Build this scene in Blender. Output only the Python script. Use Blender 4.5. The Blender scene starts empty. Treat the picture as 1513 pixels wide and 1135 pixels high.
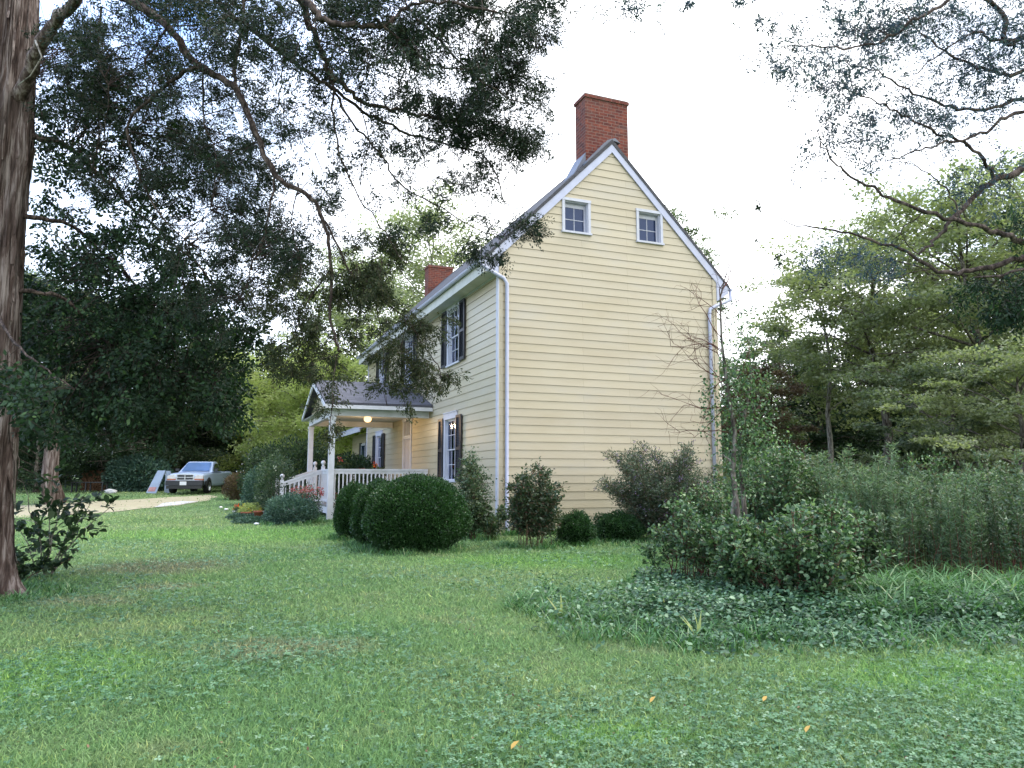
import bpy, math, random
import numpy as np
from mathutils import Vector, Matrix, Euler
random.seed(7); RNG = np.random.default_rng(7)
rad = math.radians
scene = bpy.context.scene
COL = scene.collection

# ------------------------------------------------------------------ camera model
F = 1100.0; CX, CY = 756.5, 567.5; PITCH = math.atan(137/1100.0); EYE = 1.4
def ray(px, py):
    up = CY-py
    return np.array([px-CX, F*math.cos(PITCH)-up*math.sin(PITCH), F*math.sin(PITCH)+up*math.cos(PITCH)])
def P(px, py, D):
    r = ray(px, py); k = D/r[1]
    return np.array([r[0]*k, D, EYE+r[2]*k])
def zt(x, y):
    y = np.asarray(y, float)
    z = 0.025*np.log1p(np.exp(np.clip((y-17.5)/1.2, -30, 40)))*1.2
    return np.minimum(z, 0.025*60)
def G(px, py):
    z = 0.0
    for _ in range(60):
        r = ray(px, py); k = (z-EYE)/r[2]; x, y = r[0]*k, r[1]*k
        z = 0.5*z+0.5*float(zt(x, y))
    return np.array([x, y, float(zt(x, y))])
def GD(px, D):
    """ground point at depth D under pixel column px"""
    r = ray(px, 704); x = r[0]/r[1]*D
    return np.array([x, D, float(zt(x, D))])

# ------------------------------------------------------------------ scene object helpers
def tag(o, label=None, cat=None, group=None, kind=None):
    if label: o['label'] = label
    if cat: o['category'] = cat
    if group: o['group'] = group
    if kind: o['kind'] = kind
    return o
def empty(name, loc, label=None, cat=None, group=None, rz=0.0):
    o = bpy.data.objects.new(name, None); COL.objects.link(o)
    o.location = tuple(float(v) for v in loc); o.rotation_euler = (0, 0, rz); o.empty_display_size = .2
    return tag(o, label, cat, group)
def copy_tree(o, parent=None):
    c = o.copy(); COL.objects.link(c)
    if parent is not None: c.parent = parent
    for ch in [q for q in bpy.data.objects if q.parent == o]:
        copy_tree(ch, c)
    return c

class MB:
    def __init__(self): self.v = []; self.f = []
    def add(self, vs, fs):
        n = len(self.v); self.v += [tuple(map(float, p)) for p in vs]
        self.f += [tuple(n+i for i in f) for f in fs]; return self
    def box(self, x0, x1, y0, y1, z0, z1):
        x0, x1 = sorted((x0, x1)); y0, y1 = sorted((y0, y1)); z0, z1 = sorted((z0, z1))
        return self.add([(x0,y0,z0),(x1,y0,z0),(x1,y1,z0),(x0,y1,z0),(x0,y0,z1),(x1,y0,z1),(x1,y1,z1),(x0,y1,z1)],
                 [(0,3,2,1),(4,5,6,7),(0,1,5,4),(1,2,6,5),(2,3,7,6),(3,0,4,7)])
    def prism(self, poly, axis, a, b):
        """poly: 2-D outline in the other two axes, extruded along axis from a to b"""
        n = len(poly); vs = []
        for t in (a, b):
            for p in poly:
                q = list(p); q.insert(axis, t); vs.append(q)
        fs = [tuple(range(n))[::-1], tuple(range(n, 2*n))]
        for i in range(n): j = (i+1) % n; fs.append((i, j, n+j, n+i))
        return self.add(vs, fs)
    def tube(self, pts, rs, sides=6, cap=True):
        pts = [np.array(p, float) for p in pts]; n = len(pts)
        if not hasattr(rs, '__len__'): rs = [rs]*n
        t0 = pts[1]-pts[0]; t0 /= np.linalg.norm(t0)+1e-9
        u = np.cross(t0, [0, 0, 1.]);
        if np.linalg.norm(u) < .1: u = np.cross(t0, [1., 0, 0])
        u /= np.linalg.norm(u); vs = []; fs = []
        for i in range(n):
            t = pts[min(i+1, n-1)]-pts[max(i-1, 0)]; t /= np.linalg.norm(t)+1e-9
            u = u-t*np.dot(u, t); u /= np.linalg.norm(u)+1e-9; w = np.cross(t, u)
            for k in range(sides):
                a = 2*math.pi*k/sides
                vs.append(pts[i]+rs[i]*(math.cos(a)*u+math.sin(a)*w))
        for i in range(n-1):
            for k in range(sides):
                k2 = (k+1) % sides
                fs.append((i*sides+k, i*sides+k2, (i+1)*sides+k2, (i+1)*sides+k))
        if cap: fs.append(tuple(range(sides))[::-1]); fs.append(tuple((n-1)*sides+k for k in range(sides)))
        return self.add(vs, fs)
    def lathe(self, prof, c=(0,0,0), sides=16):
        vs = []; fs = []; n = len(prof)
        for r, z in prof:
            for k in range(sides):
                a = 2*math.pi*k/sides; vs.append((c[0]+r*math.cos(a), c[1]+r*math.sin(a), c[2]+z))
        for i in range(n-1):
            for k in range(sides):
                k2 = (k+1) % sides; fs.append((i*sides+k, i*sides+k2, (i+1)*sides+k2, (i+1)*sides+k))
        fs.append(tuple(range(sides))[::-1]); fs.append(tuple((n-1)*sides+k for k in range(sides)))
        return self.add(vs, fs)
    def build(self, name, mat, parent=None, smooth=False, off=(0,0,0), uv=False, bevel=0):
        me = bpy.data.meshes.new(name)
        vs = [(a-off[0], b-off[1], c-off[2]) for a, b, c in self.v]
        me.from_pydata(vs, [], self.f); me.update()
        if smooth: me.shade_smooth()
        if uv:
            lay = me.uv_layers.new(name='UVMap')
            for p in me.polygons:
                nx, ny, nz = (abs(c) for c in p.normal)
                for li in p.loop_indices:
                    x, y, z = me.vertices[me.loops[li].vertex_index].co
                    if nx > ny and nx > nz*0.8: q = (y, z)
                    elif ny >= nx and ny > nz*0.8: q = (x, z)
                    else: q = (x, y)
                    lay.data[li].uv = q
        me.materials.append(mat)
        o = bpy.data.objects.new(name, me); COL.objects.link(o)
        if parent is not None: o.parent = parent
        if bevel:
            m = o.modifiers.new('bev', 'BEVEL'); m.width = bevel; m.segments = 2; m.limit_method = 'ANGLE'
        return o

# ------------------------------------------------------------------ numpy batch meshes
def np_mesh(name, V, faces_k, mat, parent=None, tint=None, smooth=False):
    """V (M,3); faces_k: list of (K,verts per face) index arrays"""
    me = bpy.data.meshes.new(name)
    me.vertices.add(len(V)); me.vertices.foreach_set('co', np.ascontiguousarray(V, np.float32).ravel())
    loops = np.concatenate([f.ravel() for f in faces_k]).astype(np.int32)
    tot = np.concatenate([np.full(len(f), f.shape[1], np.int32) for f in faces_k])
    start = np.concatenate([[0], np.cumsum(tot)[:-1]]).astype(np.int32)
    me.loops.add(len(loops)); me.loops.foreach_set('vertex_index', loops)
    me.polygons.add(len(tot)); me.polygons.foreach_set('loop_start', start)
    try: me.polygons.foreach_set('loop_total', tot)
    except Exception: pass
    if tint is not None:
        a = me.attributes.new('tint', 'FLOAT', 'POINT'); a.data.foreach_set('value', np.ascontiguousarray(tint, np.float32))
    me.update(calc_edges=True)
    if smooth: me.shade_smooth()
    me.materials.append(mat)
    o = bpy.data.objects.new(name, me); COL.objects.link(o)
    if parent is not None: o.parent = parent
    return o
# templates: (verts (K,3) with long axis +Y, normal +Z ; quad list ; tri list)
T_DIA = (np.array([(0,0,0),(.5,.45,0),(0,1,0),(-.5,.45,0)], float), [(0,1,2,3)], [])
T_OVAL = (np.array([(0,0,0),(.42,.28,.10),(.40,.65,.10),(0,1,-.06),(-.40,.65,.10),(-.42,.28,.10),(0,.5,0)], float), [(0,1,2,6),(6,2,3,4),(0,6,4,5)], [])
T_BLADE = (np.array([(-.5,0,0),(.5,0,0),(.38,.5,.12),(-.38,.5,.12),(0,1,.42)], float), [(0,1,2,3)], [(3,2,4)])
T_ARCH = (np.array([(-.5,0,0),(.5,0,0),(.5,.4,.06),(-.5,.4,.06),(.38,.75,.26),(-.38,.75,.26),(0,1,.6)], float), [(0,1,2,3),(3,2,4,5)], [(5,4,6)])
def _clover():
    v = [(0,0,0)]; q = []
    for k in range(3):
        a = 2*math.pi*k/3; c, s = math.cos(a), math.sin(a)
        for (r, t, z) in ((.5,-.38,.06),(.95,-.3,.02),(.95,.3,.02),(.5,.38,.06)):
            v.append((r*c-t*s, r*s+t*c, z))
        b = 1+4*k; q.append((b, b+1, b+2, b+3)); q.append((0, b, b+3, 0)[:3]+(b+3,))
    return np.array(v, float), [f for f in q if len(set(f)) == 4], [(0, 1+4*k, 4+4*k) for k in range(3)]
T_CLOVER = _clover()
def frames(d, roll=None, nbias=None, rng=RNG):
    """matrices whose columns are X (width), Y=d (length), Z (normal)"""
    d = d/(np.linalg.norm(d, axis=1, keepdims=True)+1e-9)
    r = rng.normal(size=d.shape)
    if nbias is not None: r = r*(1-nbias)+np.array([0,0,1.])*nbias*1.6
    n = r-(r*d).sum(1, keepdims=True)*d; n /= np.linalg.norm(n, axis=1, keepdims=True)+1e-9
    x = np.cross(d, n)
    return np.stack([x, d, n], axis=2)
def batch(T, M, O, sx, sy, sz=None):
    tv, q, t = T; K = len(tv); N = len(O)
    if sz is None: sz = sy
    S = np.stack([np.broadcast_to(sx, N), np.broadcast_to(sy, N), np.broadcast_to(sz, N)], 1)
    V = np.einsum('nij,nkj->nki', M, tv[None]*S[:, None, :])+O[:, None, :]
    base = (np.arange(N)*K)[:, None, None]
    fk = []
    if q: fk.append((np.array(q)[None]+base).reshape(-1, 4))
    if t: fk.append((np.array(t)[None]+base).reshape(-1, 3))
    return V.reshape(-1, 3), fk, K
def leaves(name, O, d, w, l, mat, parent=None, T=T_DIA, tint=None, nbias=None, off=None, rng=RNG):
    N = len(O)
    if off is not None: O = O-np.asarray(off, float)
    M = frames(d, nbias=nbias, rng=rng); V, fk, K = batch(T, M, O, w, l)
    if tint is None: tint = rng.random(N)
    return np_mesh(name, V, fk, mat, parent, np.repeat(tint, K))
def rnd_dir(n, up=0.0, flat=1.0, rng=RNG):
    d = rng.normal(size=(n, 3)); d[:, 2] = d[:, 2]*flat; d /= np.linalg.norm(d, axis=1, keepdims=True)
    d[:, 2] += up; return d

# ------------------------------------------------------------------ materials
def nt(name):
    m = bpy.data.materials.new(name); m.use_nodes = True; t = m.node_tree; t.nodes.clear()
    out = t.nodes.new('ShaderNodeOutputMaterial'); return m, t, out
def L(t, a, b): t.links.new(a, b)
def noise(t, vec, scale, detail=4, rough=.6, dist=0):
    n = t.nodes.new('ShaderNodeTexNoise'); n.inputs['Scale'].default_value = scale; n.inputs['Detail'].default_value = detail
    n.inputs['Roughness'].default_value = rough; n.inputs['Distortion'].default_value = dist
    if vec is not None: L(t, vec, n.inputs['Vector'])
    return n.outputs['Fac']
def ramp(t, fac, stops):
    r = t.nodes.new('ShaderNodeValToRGB'); L(t, fac, r.inputs['Fac'])
    e = r.color_ramp.elements
    while len(e) > 2: e.remove(e[-1])
    e[0].position, e[0].color = stops[0][0], (*stops[0][1], 1); e[1].position, e[1].color = stops[-1][0], (*stops[-1][1], 1)
    for p, c in stops[1:-1]: q = e.new(p); q.color = (*c, 1)
    return r.outputs['Color']
def g3(v): return (v, v, v)
def mixc(t, fac, a, b, mode='MIX'):
    m = t.nodes.new('ShaderNodeMix'); m.data_type = 'RGBA'; m.blend_type = mode
    if isinstance(fac, (int, float)): m.inputs[0].default_value = fac
    else: L(t, fac, m.inputs[0])
    for s, v in ((6, a), (7, b)):
        if isinstance(v, tuple): m.inputs[s].default_value = (*v, 1)
        else: L(t, v, m.inputs[s])
    return m.outputs[2]
def mapping(t, src, scale):
    m = t.nodes.new('ShaderNodeMapping'); L(t, src, m.inputs['Vector']); m.inputs['Scale'].default_value = scale; return m.outputs['Vector']
def pos(t): return t.nodes.new('ShaderNodeNewGeometry').outputs['Position']
def obj(t): return t.nodes.new('ShaderNodeTexCoord').outputs['Object']
def bump(t, h, strength, dist=.01):
    b = t.nodes.new('ShaderNodeBump'); b.inputs['Strength'].default_value = strength; b.inputs['Distance'].default_value = dist
    L(t, h, b.inputs['Height']); return b.outputs['Normal']
def princ(t, out, col, rough=.6, spec=.5, metal=0, normal=None):
    p = t.nodes.new('ShaderNodeBsdfPrincipled')
    if isinstance(col, tuple): p.inputs['Base Color'].default_value = (*col, 1)
    else: L(t, col, p.inputs['Base Color'])
    p.inputs['Roughness'].default_value = rough; p.inputs['Metallic'].default_value = metal
    p.inputs['Specular IOR Level'].default_value = spec
    if normal is not None: L(t, normal, p.inputs['Normal'])
    L(t, p.outputs[0], out.inputs[0]); return p
def simple(name, c, rough=.6, spec=.4, var=.12, scale=6, metal=0, bmp=.1, dirt=None, dscale=1.3):
    m, t, out = nt(name); o = obj(t)
    n = noise(t, o, scale, 5)
    lo = tuple(x*(1-var) for x in c); hi = tuple(min(1, x*(1+var)) for x in c)
    col = ramp(t, n, [(.3, lo), (.7, hi)])
    if dirt:
        n2 = noise(t, mapping(t, o, (1, 1, .35)), dscale, 6, .65)
        f = ramp(t, n2, [(.5, g3(0)), (.72, g3(.6))])
        col = mixc(t, f, col, dirt)
    princ(t, out, col, rough, spec, metal, bump(t, noise(t, o, scale*8, 3), bmp) if bmp else None)
    return m
def leafmat(name, stops, transl=.3, rough=.55, spec=.25):
    m, t, out = nt(name)
    a = t.nodes.new('ShaderNodeAttribute'); a.attribute_name = 'tint'
    col = ramp(t, a.outputs['Fac'], stops)
    p = t.nodes.new('ShaderNodeBsdfPrincipled'); L(t, col, p.inputs['Base Color']); p.inputs['Roughness'].default_value = rough
    p.inputs['Specular IOR Level'].default_value = spec
    tr = t.nodes.new('ShaderNodeBsdfTranslucent'); L(t, mixc(t, 1.0, col, (1.0, 1.15, .55), 'MULTIPLY'), tr.inputs['Color'])
    mx = t.nodes.new('ShaderNodeMixShader'); mx.inputs[0].default_value = transl
    L(t, p.outputs[0], mx.inputs[1]); L(t, tr.outputs[0], mx.inputs[2]); L(t, mx.outputs[0], out.inputs[0])
    return m
def brickmat():
    m, t, out = nt('red_brick')
    uv = t.nodes.new('ShaderNodeUVMap'); uv.uv_map = 'UVMap'
    b = t.nodes.new('ShaderNodeTexBrick'); L(t, uv.outputs[0], b.inputs['Vector'])
    b.inputs['Scale'].default_value = 1; b.inputs['Brick Width'].default_value = .245; b.inputs['Row Height'].default_value = .088
    b.inputs['Mortar Size'].default_value = .010; b.inputs['Mortar Smooth'].default_value = .3; b.inputs['Bias'].default_value = -.1
    b.inputs['Color1'].default_value = (.150, .042, .030, 1); b.inputs['Color2'].default_value = (.070, .024, .022, 1)
    b.inputs['Mortar'].default_value = (.17, .11, .09, 1)
    n = noise(t, obj(t), 2.2, 5); c = mixc(t, ramp(t, n, [(.52, g3(0)), (.75, g3(.6))]), b.outputs['Color'], (.13, .085, .075))
    n3 = noise(t, obj(t), 7, 3); c = mixc(t, ramp(t, n3, [(.48, g3(0)), (.7, g3(.6))]), c, (.24, .075, .045))
    princ(t, out, c, .9, .2, 0, bump(t, b.outputs['Fac'], -.6, .01)); return m
def shinglemat(name='roof_shingle', c=(.055,.055,.065)):
    m, t, out = nt(name); uv = t.nodes.new('ShaderNodeUVMap'); uv.uv_map = 'UVMap'
    b = t.nodes.new('ShaderNodeTexBrick'); L(t, uv.outputs[0], b.inputs['Vector'])
    b.inputs['Scale'].default_value = 1; b.inputs['Brick Width'].default_value = .3; b.inputs['Row Height'].default_value = .14
    b.inputs['Mortar Size'].default_value = .006
    b.inputs['Color1'].default_value = (*[x*1.25 for x in c], 1); b.inputs['Color2'].default_value = (*[x*.75 for x in c], 1)
    b.inputs['Mortar'].default_value = (*[x*.4 for x in c], 1)
    n = noise(t, obj(t), 40, 2); col = mixc(t, .25, b.outputs['Color'], ramp(t, n, [(.3, g3(.02)), (.7, g3(.14))]))
    princ(t, out, col, .8, .3, 0, bump(t, b.outputs['Fac'], -.5, .01)); return m
def barkmat(name, c1, c2, zs=.12, sc=14):
    m, t, out = nt(name); o = obj(t)
    n = noise(t, mapping(t, o, (1, 1, zs)), sc, 8, .65, .6)
    n2 = noise(t, mapping(t, o, (1, 1, .3)), 2.0, 4)
    col = ramp(t, n, [(.34, tuple(x*.30 for x in c1)), (.48, c1), (.60, c2)])
    col = mixc(t, ramp(t, n2, [(.4, g3(0)), (.7, g3(.5))]), col, tuple(x*.5 for x in c1))
    princ(t, out, col, .9, .15, 0, bump(t, n, 1.0, .04)); return m
def sidingmat():
    m, t, out = nt('cream_siding'); o = obj(t)
    a = noise(t, mapping(t, o, (.35, .35, 1.0)), 1.6, 6, .6)
    col = ramp(t, a, [(.3, (.42, .355, .232)), (.55, (.450, .390, .272)), (.75, (.43, .388, .30))])
    g = noise(t, mapping(t, o, (.5, .5, 3)), 5, 6, .7)
    col = mixc(t, ramp(t, g, [(.55, g3(0)), (.8, g3(.22))]), col, (.38, .35, .30))
    mp = t.nodes.new('ShaderNodeMapping'); sp = t.nodes.new('ShaderNodeSeparateXYZ'); L(t, o, sp.inputs[0])
    ad = t.nodes.new('ShaderNodeMath'); ad.operation = 'ADD'; L(t, sp.outputs[0], ad.inputs[0]); L(t, sp.outputs[1], ad.inputs[1])
    cb = t.nodes.new('ShaderNodeCombineXYZ'); L(t, ad.outputs[0], cb.inputs[0]); L(t, sp.outputs[2], cb.inputs[1]); L(t, cb.outputs[0], mp.inputs['Vector'])
    mp.inputs['Location'].default_value = (0, -.0205, 0)
    bk = t.nodes.new('ShaderNodeTexBrick'); L(t, mp.outputs[0], bk.inputs['Vector']); bk.offset = .37; bk.inputs['Scale'].default_value = 1
    bk.inputs['Brick Width'].default_value = 3.66; bk.inputs['Row Height'].default_value = .2032; bk.inputs['Mortar Size'].default_value = .0022
    bk.inputs['Color1'].default_value = (1, 1, 1, 1); bk.inputs['Color2'].default_value = (.93, .93, .95, 1); bk.inputs['Mortar'].default_value = (.5, .45, .4, 1)
    col = mixc(t, 1.0, col, bk.outputs['Color'], 'MULTIPLY')
    r = princ(t, out, col, .42, .5, 0, bump(t, noise(t, mapping(t, o, (1, 1, 8)), 30, 3), .15, .004)); return m

M = {}
M['siding'] = sidingmat()
M['porchwhite'] = simple('porch_white_paint', (.60,.60,.63), .5, .4, .08, 5, dirt=(.42,.42,.40))
M['white'] = simple('white_paint', (.46,.47,.53), .5, .4, .08, 5, dirt=(.42,.42,.40))
M['white2'] = simple('white_metal', (.39,.41,.52), .35, .5, .08, 4, dirt=(.40,.38,.38), dscale=2)
M['soffit'] = simple('soffit_paint', (.50,.50,.46), .6, .3, .1, 3, dirt=(.30,.31,.26))
M['shutter'] = simple('shutter_paint', (.018,.020,.030), .4, .5, .3, 8)
M['brick'] = brickmat(); M['shingle'] = shinglemat(); M['shingle2'] = shinglemat('porch_shingle', (.085,.085,.105))
M['flash'] = simple('lead_flashing', (.11,.12,.15), .5, .5, .2, 5)
M['cap'] = simple('mortar_cap', (.16,.13,.12), .9, .2, .3, 9)
M['stone'] = simple('foundation_stone', (.17,.15,.13), .9, .2, .3, 5, bmp=.5)
M['deck'] = simple('grey_deck', (.22,.21,.20), .7, .3, .2, 6)
M['dark'] = simple('unlit_room', (.012,.012,.014), .8, .1, .2)
M['curtain'] = simple('curtain_cloth', (.62,.64,.76), .9, .1, .15, 9)
M['door'] = simple('door_paint', (.42,.40,.42), .45, .4, .1)
M['black'] = simple('black_metal', (.012,.012,.014), .4, .5, .2)
M['plastic'] = simple('dark_plastic', (.02,.022,.028), .45, .5, .2)
M['rubber'] = simple('tyre_rubber', (.012,.012,.013), .8, .2, .2)
M['rim'] = simple('rim_metal', (.55,.57,.62), .3, .5, .1, metal=.5)
M['silver'] = simple('silver_car_paint', (.44,.53,.72), .3, .6, .05, 2, metal=.2, bmp=0)
M['chrome'] = simple('grille_chrome', (.65,.67,.72), .2, .6, .05, metal=.6, bmp=0)
M['lens'] = simple('headlamp_lens', (.62,.60,.60), .12, .8, .1, bmp=0)
M['amber'] = simple('amber_lens', (.42,.14,.07), .2, .6, .1, bmp=0)
M['plate'] = simple('plate_white', (.70,.70,.72), .5, .3, .04)
M['board'] = simple('board_plastic', (.30,.36,.46), .5, .4, .1, 3, dirt=(.20,.24,.32))
M['pinkish'] = simple('faded_print', (.40,.20,.19), .6, .3, .2)
M['terracotta'] = simple('terracotta', (.20,.07,.04), .85, .2, .2)
M['wood'] = simple('split_wood', (.13,.075,.045), .9, .1, .5, 9, bmp=.5)
M['orange'] = simple('orange_tarp', (.50,.17,.03), .6, .3, .2)
M['graystone'] = simple('pale_stone', (.42,.42,.42), .9, .2, .2, 7, bmp=.5)
M['wire'] = simple('green_wire', (.03,.06,.045), .5, .4, .2)
def glassmat(name, base, tr, gl_col=(.75,.82,1.0), ior=1.9):
    m, t, out = nt(name)
    g = t.nodes.new('ShaderNodeBsdfGlossy'); g.inputs['Roughness'].default_value = .03; g.inputs['Color'].default_value = (*gl_col, 1)
    L(t, bump(t, noise(t, obj(t), 1.6, 2), .5, .03), g.inputs['Normal'])
    if tr: b = t.nodes.new('ShaderNodeBsdfTransparent'); b.inputs['Color'].default_value = (*base, 1)
    else: b = t.nodes.new('ShaderNodeBsdfDiffuse'); b.inputs['Color'].default_value = (*base, 1)
    fr = t.nodes.new('ShaderNodeFresnel'); fr.inputs['IOR'].default_value = ior
    mx = t.nodes.new('ShaderNodeMixShader'); L(t, fr.outputs[0], mx.inputs[0]); L(t, b.outputs[0], mx.inputs[1]); L(t, g.outputs[0], mx.inputs[2])
    L(t, mx.outputs[0], out.inputs[0]); return m
M['glass'] = glassmat('window_glass', (.8,.85,.9), True)
M['darkglass'] = glassmat('attic_glass', (.012,.02,.05), False, (.45,.55,.8), 1.6)
M['carglass'] = glassmat('car_glass', (.10,.17,.32), False)
def emit(name, c, s):
    m, t, out = nt(name); e = t.nodes.new('ShaderNodeEmission'); e.inputs[0].default_value = (*c, 1); e.inputs[1].default_value = s
    L(t, e.outputs[0], out.inputs[0]); return m
M['lamp'] = emit('warm_bulb', (1, .60, .27), 1.25)
M['lamp2'] = emit('warm_bulb_inside', (1, .5, .2), 2)
M['cedarbark'] = barkmat('cedar_bark', (.100,.070,.060), (.28,.235,.215), .09, 17)
M['branchbark'] = barkmat('branch_bark', (.06,.045,.040), (.17,.13,.11), .5, 20)
M['twig'] = simple('twig_bark', (.045,.033,.030), .9, .1, .3, 12)
M['greybark'] = barkmat('grey_bark', (.10,.085,.07), (.26,.235,.20), .3, 14)
M['palebark'] = barkmat('pale_bark', (.20,.18,.15), (.40,.38,.33), .3, 12)
M['stem'] = simple('dry_stem', (.13,.095,.06), .9, .1, .3, 12)
M['redstem'] = simple('reddish_stem', (.10,.045,.035), .9, .1, .3, 12)
M['cedar'] = leafmat('cedar_leaf', [(0,(.008,.016,.012)),(.5,(.018,.034,.021)),(.85,(.034,.060,.028)),(1,(.07,.062,.03))], .15)
M['cedar_dark'] = leafmat('cedar_dense_leaf', [(0,(.009,.020,.013)),(.5,(.020,.045,.024)),(.9,(.042,.09,.034)),(1,(.10,.16,.04))], .22)  # green of the dense canopy leaves
M['cedar_brown'] = leafmat('cedar_hanging_leaf', [(0,(.022,.034,.016)),(.5,(.045,.062,.028)),(1,(.10,.095,.042))], .25)
M['fringed_leaf'] = leafmat('right_tree_leaf', [(0,(.022,.036,.065)),(.5,(.045,.075,.115)),(1,(.08,.13,.13))], .3)  # blue in these tints stands in for colour fringing against bright sky
M['box'] = leafmat('boxwood_leaf', [(0,(.010,.030,.010)),(.5,(.022,.066,.018)),(1,(.055,.13,.035))], .2, .4, .4)
M['shrub'] = leafmat('shrub_leaf', [(0,(.030,.060,.032)),(.5,(.070,.120,.062)),(.88,(.13,.19,.11)),(1,(.22,.24,.16))], .3, .4, .4)
M['rosy'] = leafmat('rosy_shrub_leaf', [(0,(.022,.048,.024)),(.5,(.05,.085,.045)),(.85,(.09,.12,.07)),(1,(.16,.075,.065))], .3, .4, .4)
M['tangle'] = leafmat('tangle_leaf', [(0,(.024,.058,.028)),(.5,(.068,.138,.058)),(.85,(.14,.235,.11)),(1,(.29,.40,.21))], .3, .4, .5)
M['bfly'] = leafmat('butterfly_bush_leaf', [(0,(.026,.048,.028)),(.5,(.070,.102,.062)),(.92,(.15,.18,.12)),(1,(.22,.17,.21))], .2, .7)
M['weed'] = leafmat('weed_leaf', [(0,(.024,.052,.030)),(.5,(.080,.138,.075)),(.92,(.19,.27,.155)),(1,(.26,.20,.11))], .3)
M['longgrass'] = leafmat('long_grass', [(0,(.028,.085,.032)),(.5,(.082,.200,.070)),(.9,(.17,.33,.15)),(1,(.36,.42,.24))], .35, .5, .25)
M['olive'] = leafmat('olive_tree_leaf', [(0,(.11,.135,.078)),(.5,(.225,.255,.145)),(1,(.35,.37,.24))], .5)
M['yellowgreen'] = leafmat('yellow_green_leaf', [(0,(.26,.29,.12)),(.5,(.42,.46,.21)),(1,(.54,.56,.31))], .6)
M['deepgreen'] = leafmat('deep_green_leaf', [(0,(.016,.032,.020)),(.5,(.038,.068,.038)),(1,(.085,.125,.06))], .35)
M['midgreen'] = leafmat('mid_green_leaf', [(0,(.055,.082,.052)),(.5,(.125,.160,.095)),(1,(.22,.25,.155))], .42)
M['brownleaf'] = leafmat('brown_leaf', [(0,(.045,.035,.024)),(.5,(.10,.066,.045)),(1,(.14,.12,.06))], .3)
M['bluegreen'] = leafmat('blue_green_leaf', [(0,(.03,.065,.055)),(.5,(.065,.13,.10)),(1,(.14,.22,.17))], .25)
M['redflower'] = leafmat('red_petal', [(0,(.30,.04,.05)),(.6,(.42,.10,.11)),(1,(.50,.27,.25))], .3)
M['yellowflower'] = leafmat('yellow_petal', [(0,(.40,.32,.03)),(1,(.60,.50,.10))], .3)
M['orangeflower'] = leafmat('orange_petal', [(0,(.55,.06,.02)),(1,(.70,.16,.05))], .3)
M['whiteflower'] = leafmat('white_petal', [(0,(.60,.60,.52)),(1,(.75,.75,.70))], .3)
M['purpleflower'] = leafmat('purple_petal', [(0,(.20,.13,.30)),(1,(.40,.26,.50))], .3)
M['litter'] = leafmat('brown_litter', [(0,(.05,.028,.02)),(.7,(.13,.075,.045)),(1,(.24,.16,.09))], .1)
M['ivy'] = leafmat('ivy_leaf', [(0,(.020,.055,.030)),(.5,(.066,.150,.078)),(.85,(.14,.26,.15)),(1,(.28,.41,.25))], .25, .45, .45)
M['deadleaf'] = leafmat('fallen_leaf', [(0,(.20,.10,.04)),(.6,(.45,.25,.07)),(1,(.55,.42,.12))], .2)

# lawn colours depend on world position (real patches in the sward); ground sheet and blades share them
PATCH = [  # px, py, radius x, radius y (world m), type
    (60, 1000, 1.0, 1.1, 'bright'), (1420, 1000, 1.3, .8, 'bright'), (420, 790, 3.2, 2.8, 'bright'), (820, 830, 2.6, 1.4, 'bright'), (250, 790, 2.5, 2.0, 'bright'), (880, 1090, .7, .3, 'bright'),
    (245, 868, .7, .45, 'dry'), (230, 838, 1.6, 1.4, 'soil'), (120, 890, .8, .5, 'dry'), (420, 960, .9, .5, 'dry')]
def lawn_color(t, k=1.0, dry=0.0):
    p = pos(t)
    n = noise(t, p, .35, 5, .6); n2 = noise(t, p, 2.3, 5, .65)
    c = ramp(t, n, [(.32, tuple(k*x for x in (.130,.222,.088))), (.5, tuple(k*x for x in (.165,.262,.106))), (.68, tuple(k*x for x in (.205,.285,.122)))])
    c = mixc(t, ramp(t, n2, [(.45, g3(0)), (.75, g3(.55))]), c, tuple(k*x for x in (.225,.262,.140)))
    n3 = noise(t, p, .16, 3, .5)
    c = mixc(t, ramp(t, n3, [(.42, g3(.55)), (.55, g3(0))]), c, tuple(k*x for x in (.090,.200,.078)))
    n4 = noise(t, p, .9, 6, .7)
    c = mixc(t, ramp(t, n4, [(.56, g3(0)), (.72, g3(.7))]), c, tuple(k*x for x in (.240,.262,.150)))
    cols = {'bright': (.150,.290,.078), 'dry': (.225,.235,.145), 'soil': (.15,.15,.105)}
    for px, py, rx, ry, ty in PATCH:
        g = G(px, py)
        mp = t.nodes.new('ShaderNodeMapping'); mp.vector_type = 'POINT'
        mp.inputs['Location'].default_value = (-g[0]/rx, -g[1]/ry, 0); mp.inputs['Scale'].default_value = (1/rx, 1/ry, 0)
        L(t, p, mp.inputs['Vector'])
        ln = t.nodes.new('ShaderNodeVectorMath'); ln.operation = 'LENGTH'; L(t, mp.outputs[0], ln.inputs[0])
        ad = t.nodes.new('ShaderNodeMath'); ad.operation = 'MULTIPLY_ADD'; ad.inputs[1].default_value = 1.2; L(t, noise(t, p, 2.2, 4), ad.inputs[0]); L(t, ln.outputs['Value'], ad.inputs[2])
        f = ramp(t, ad.outputs[0], [(.55, g3(.75)), (1.0, g3(0))])
        r = t.nodes[-1] if False else None
        # ramp domain is 0..1: shift the distance down first
        c = mixc(t, _scaled(t, ad.outputs[0], .75), c, tuple(k*x for x in cols[ty]))
    return c
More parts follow.
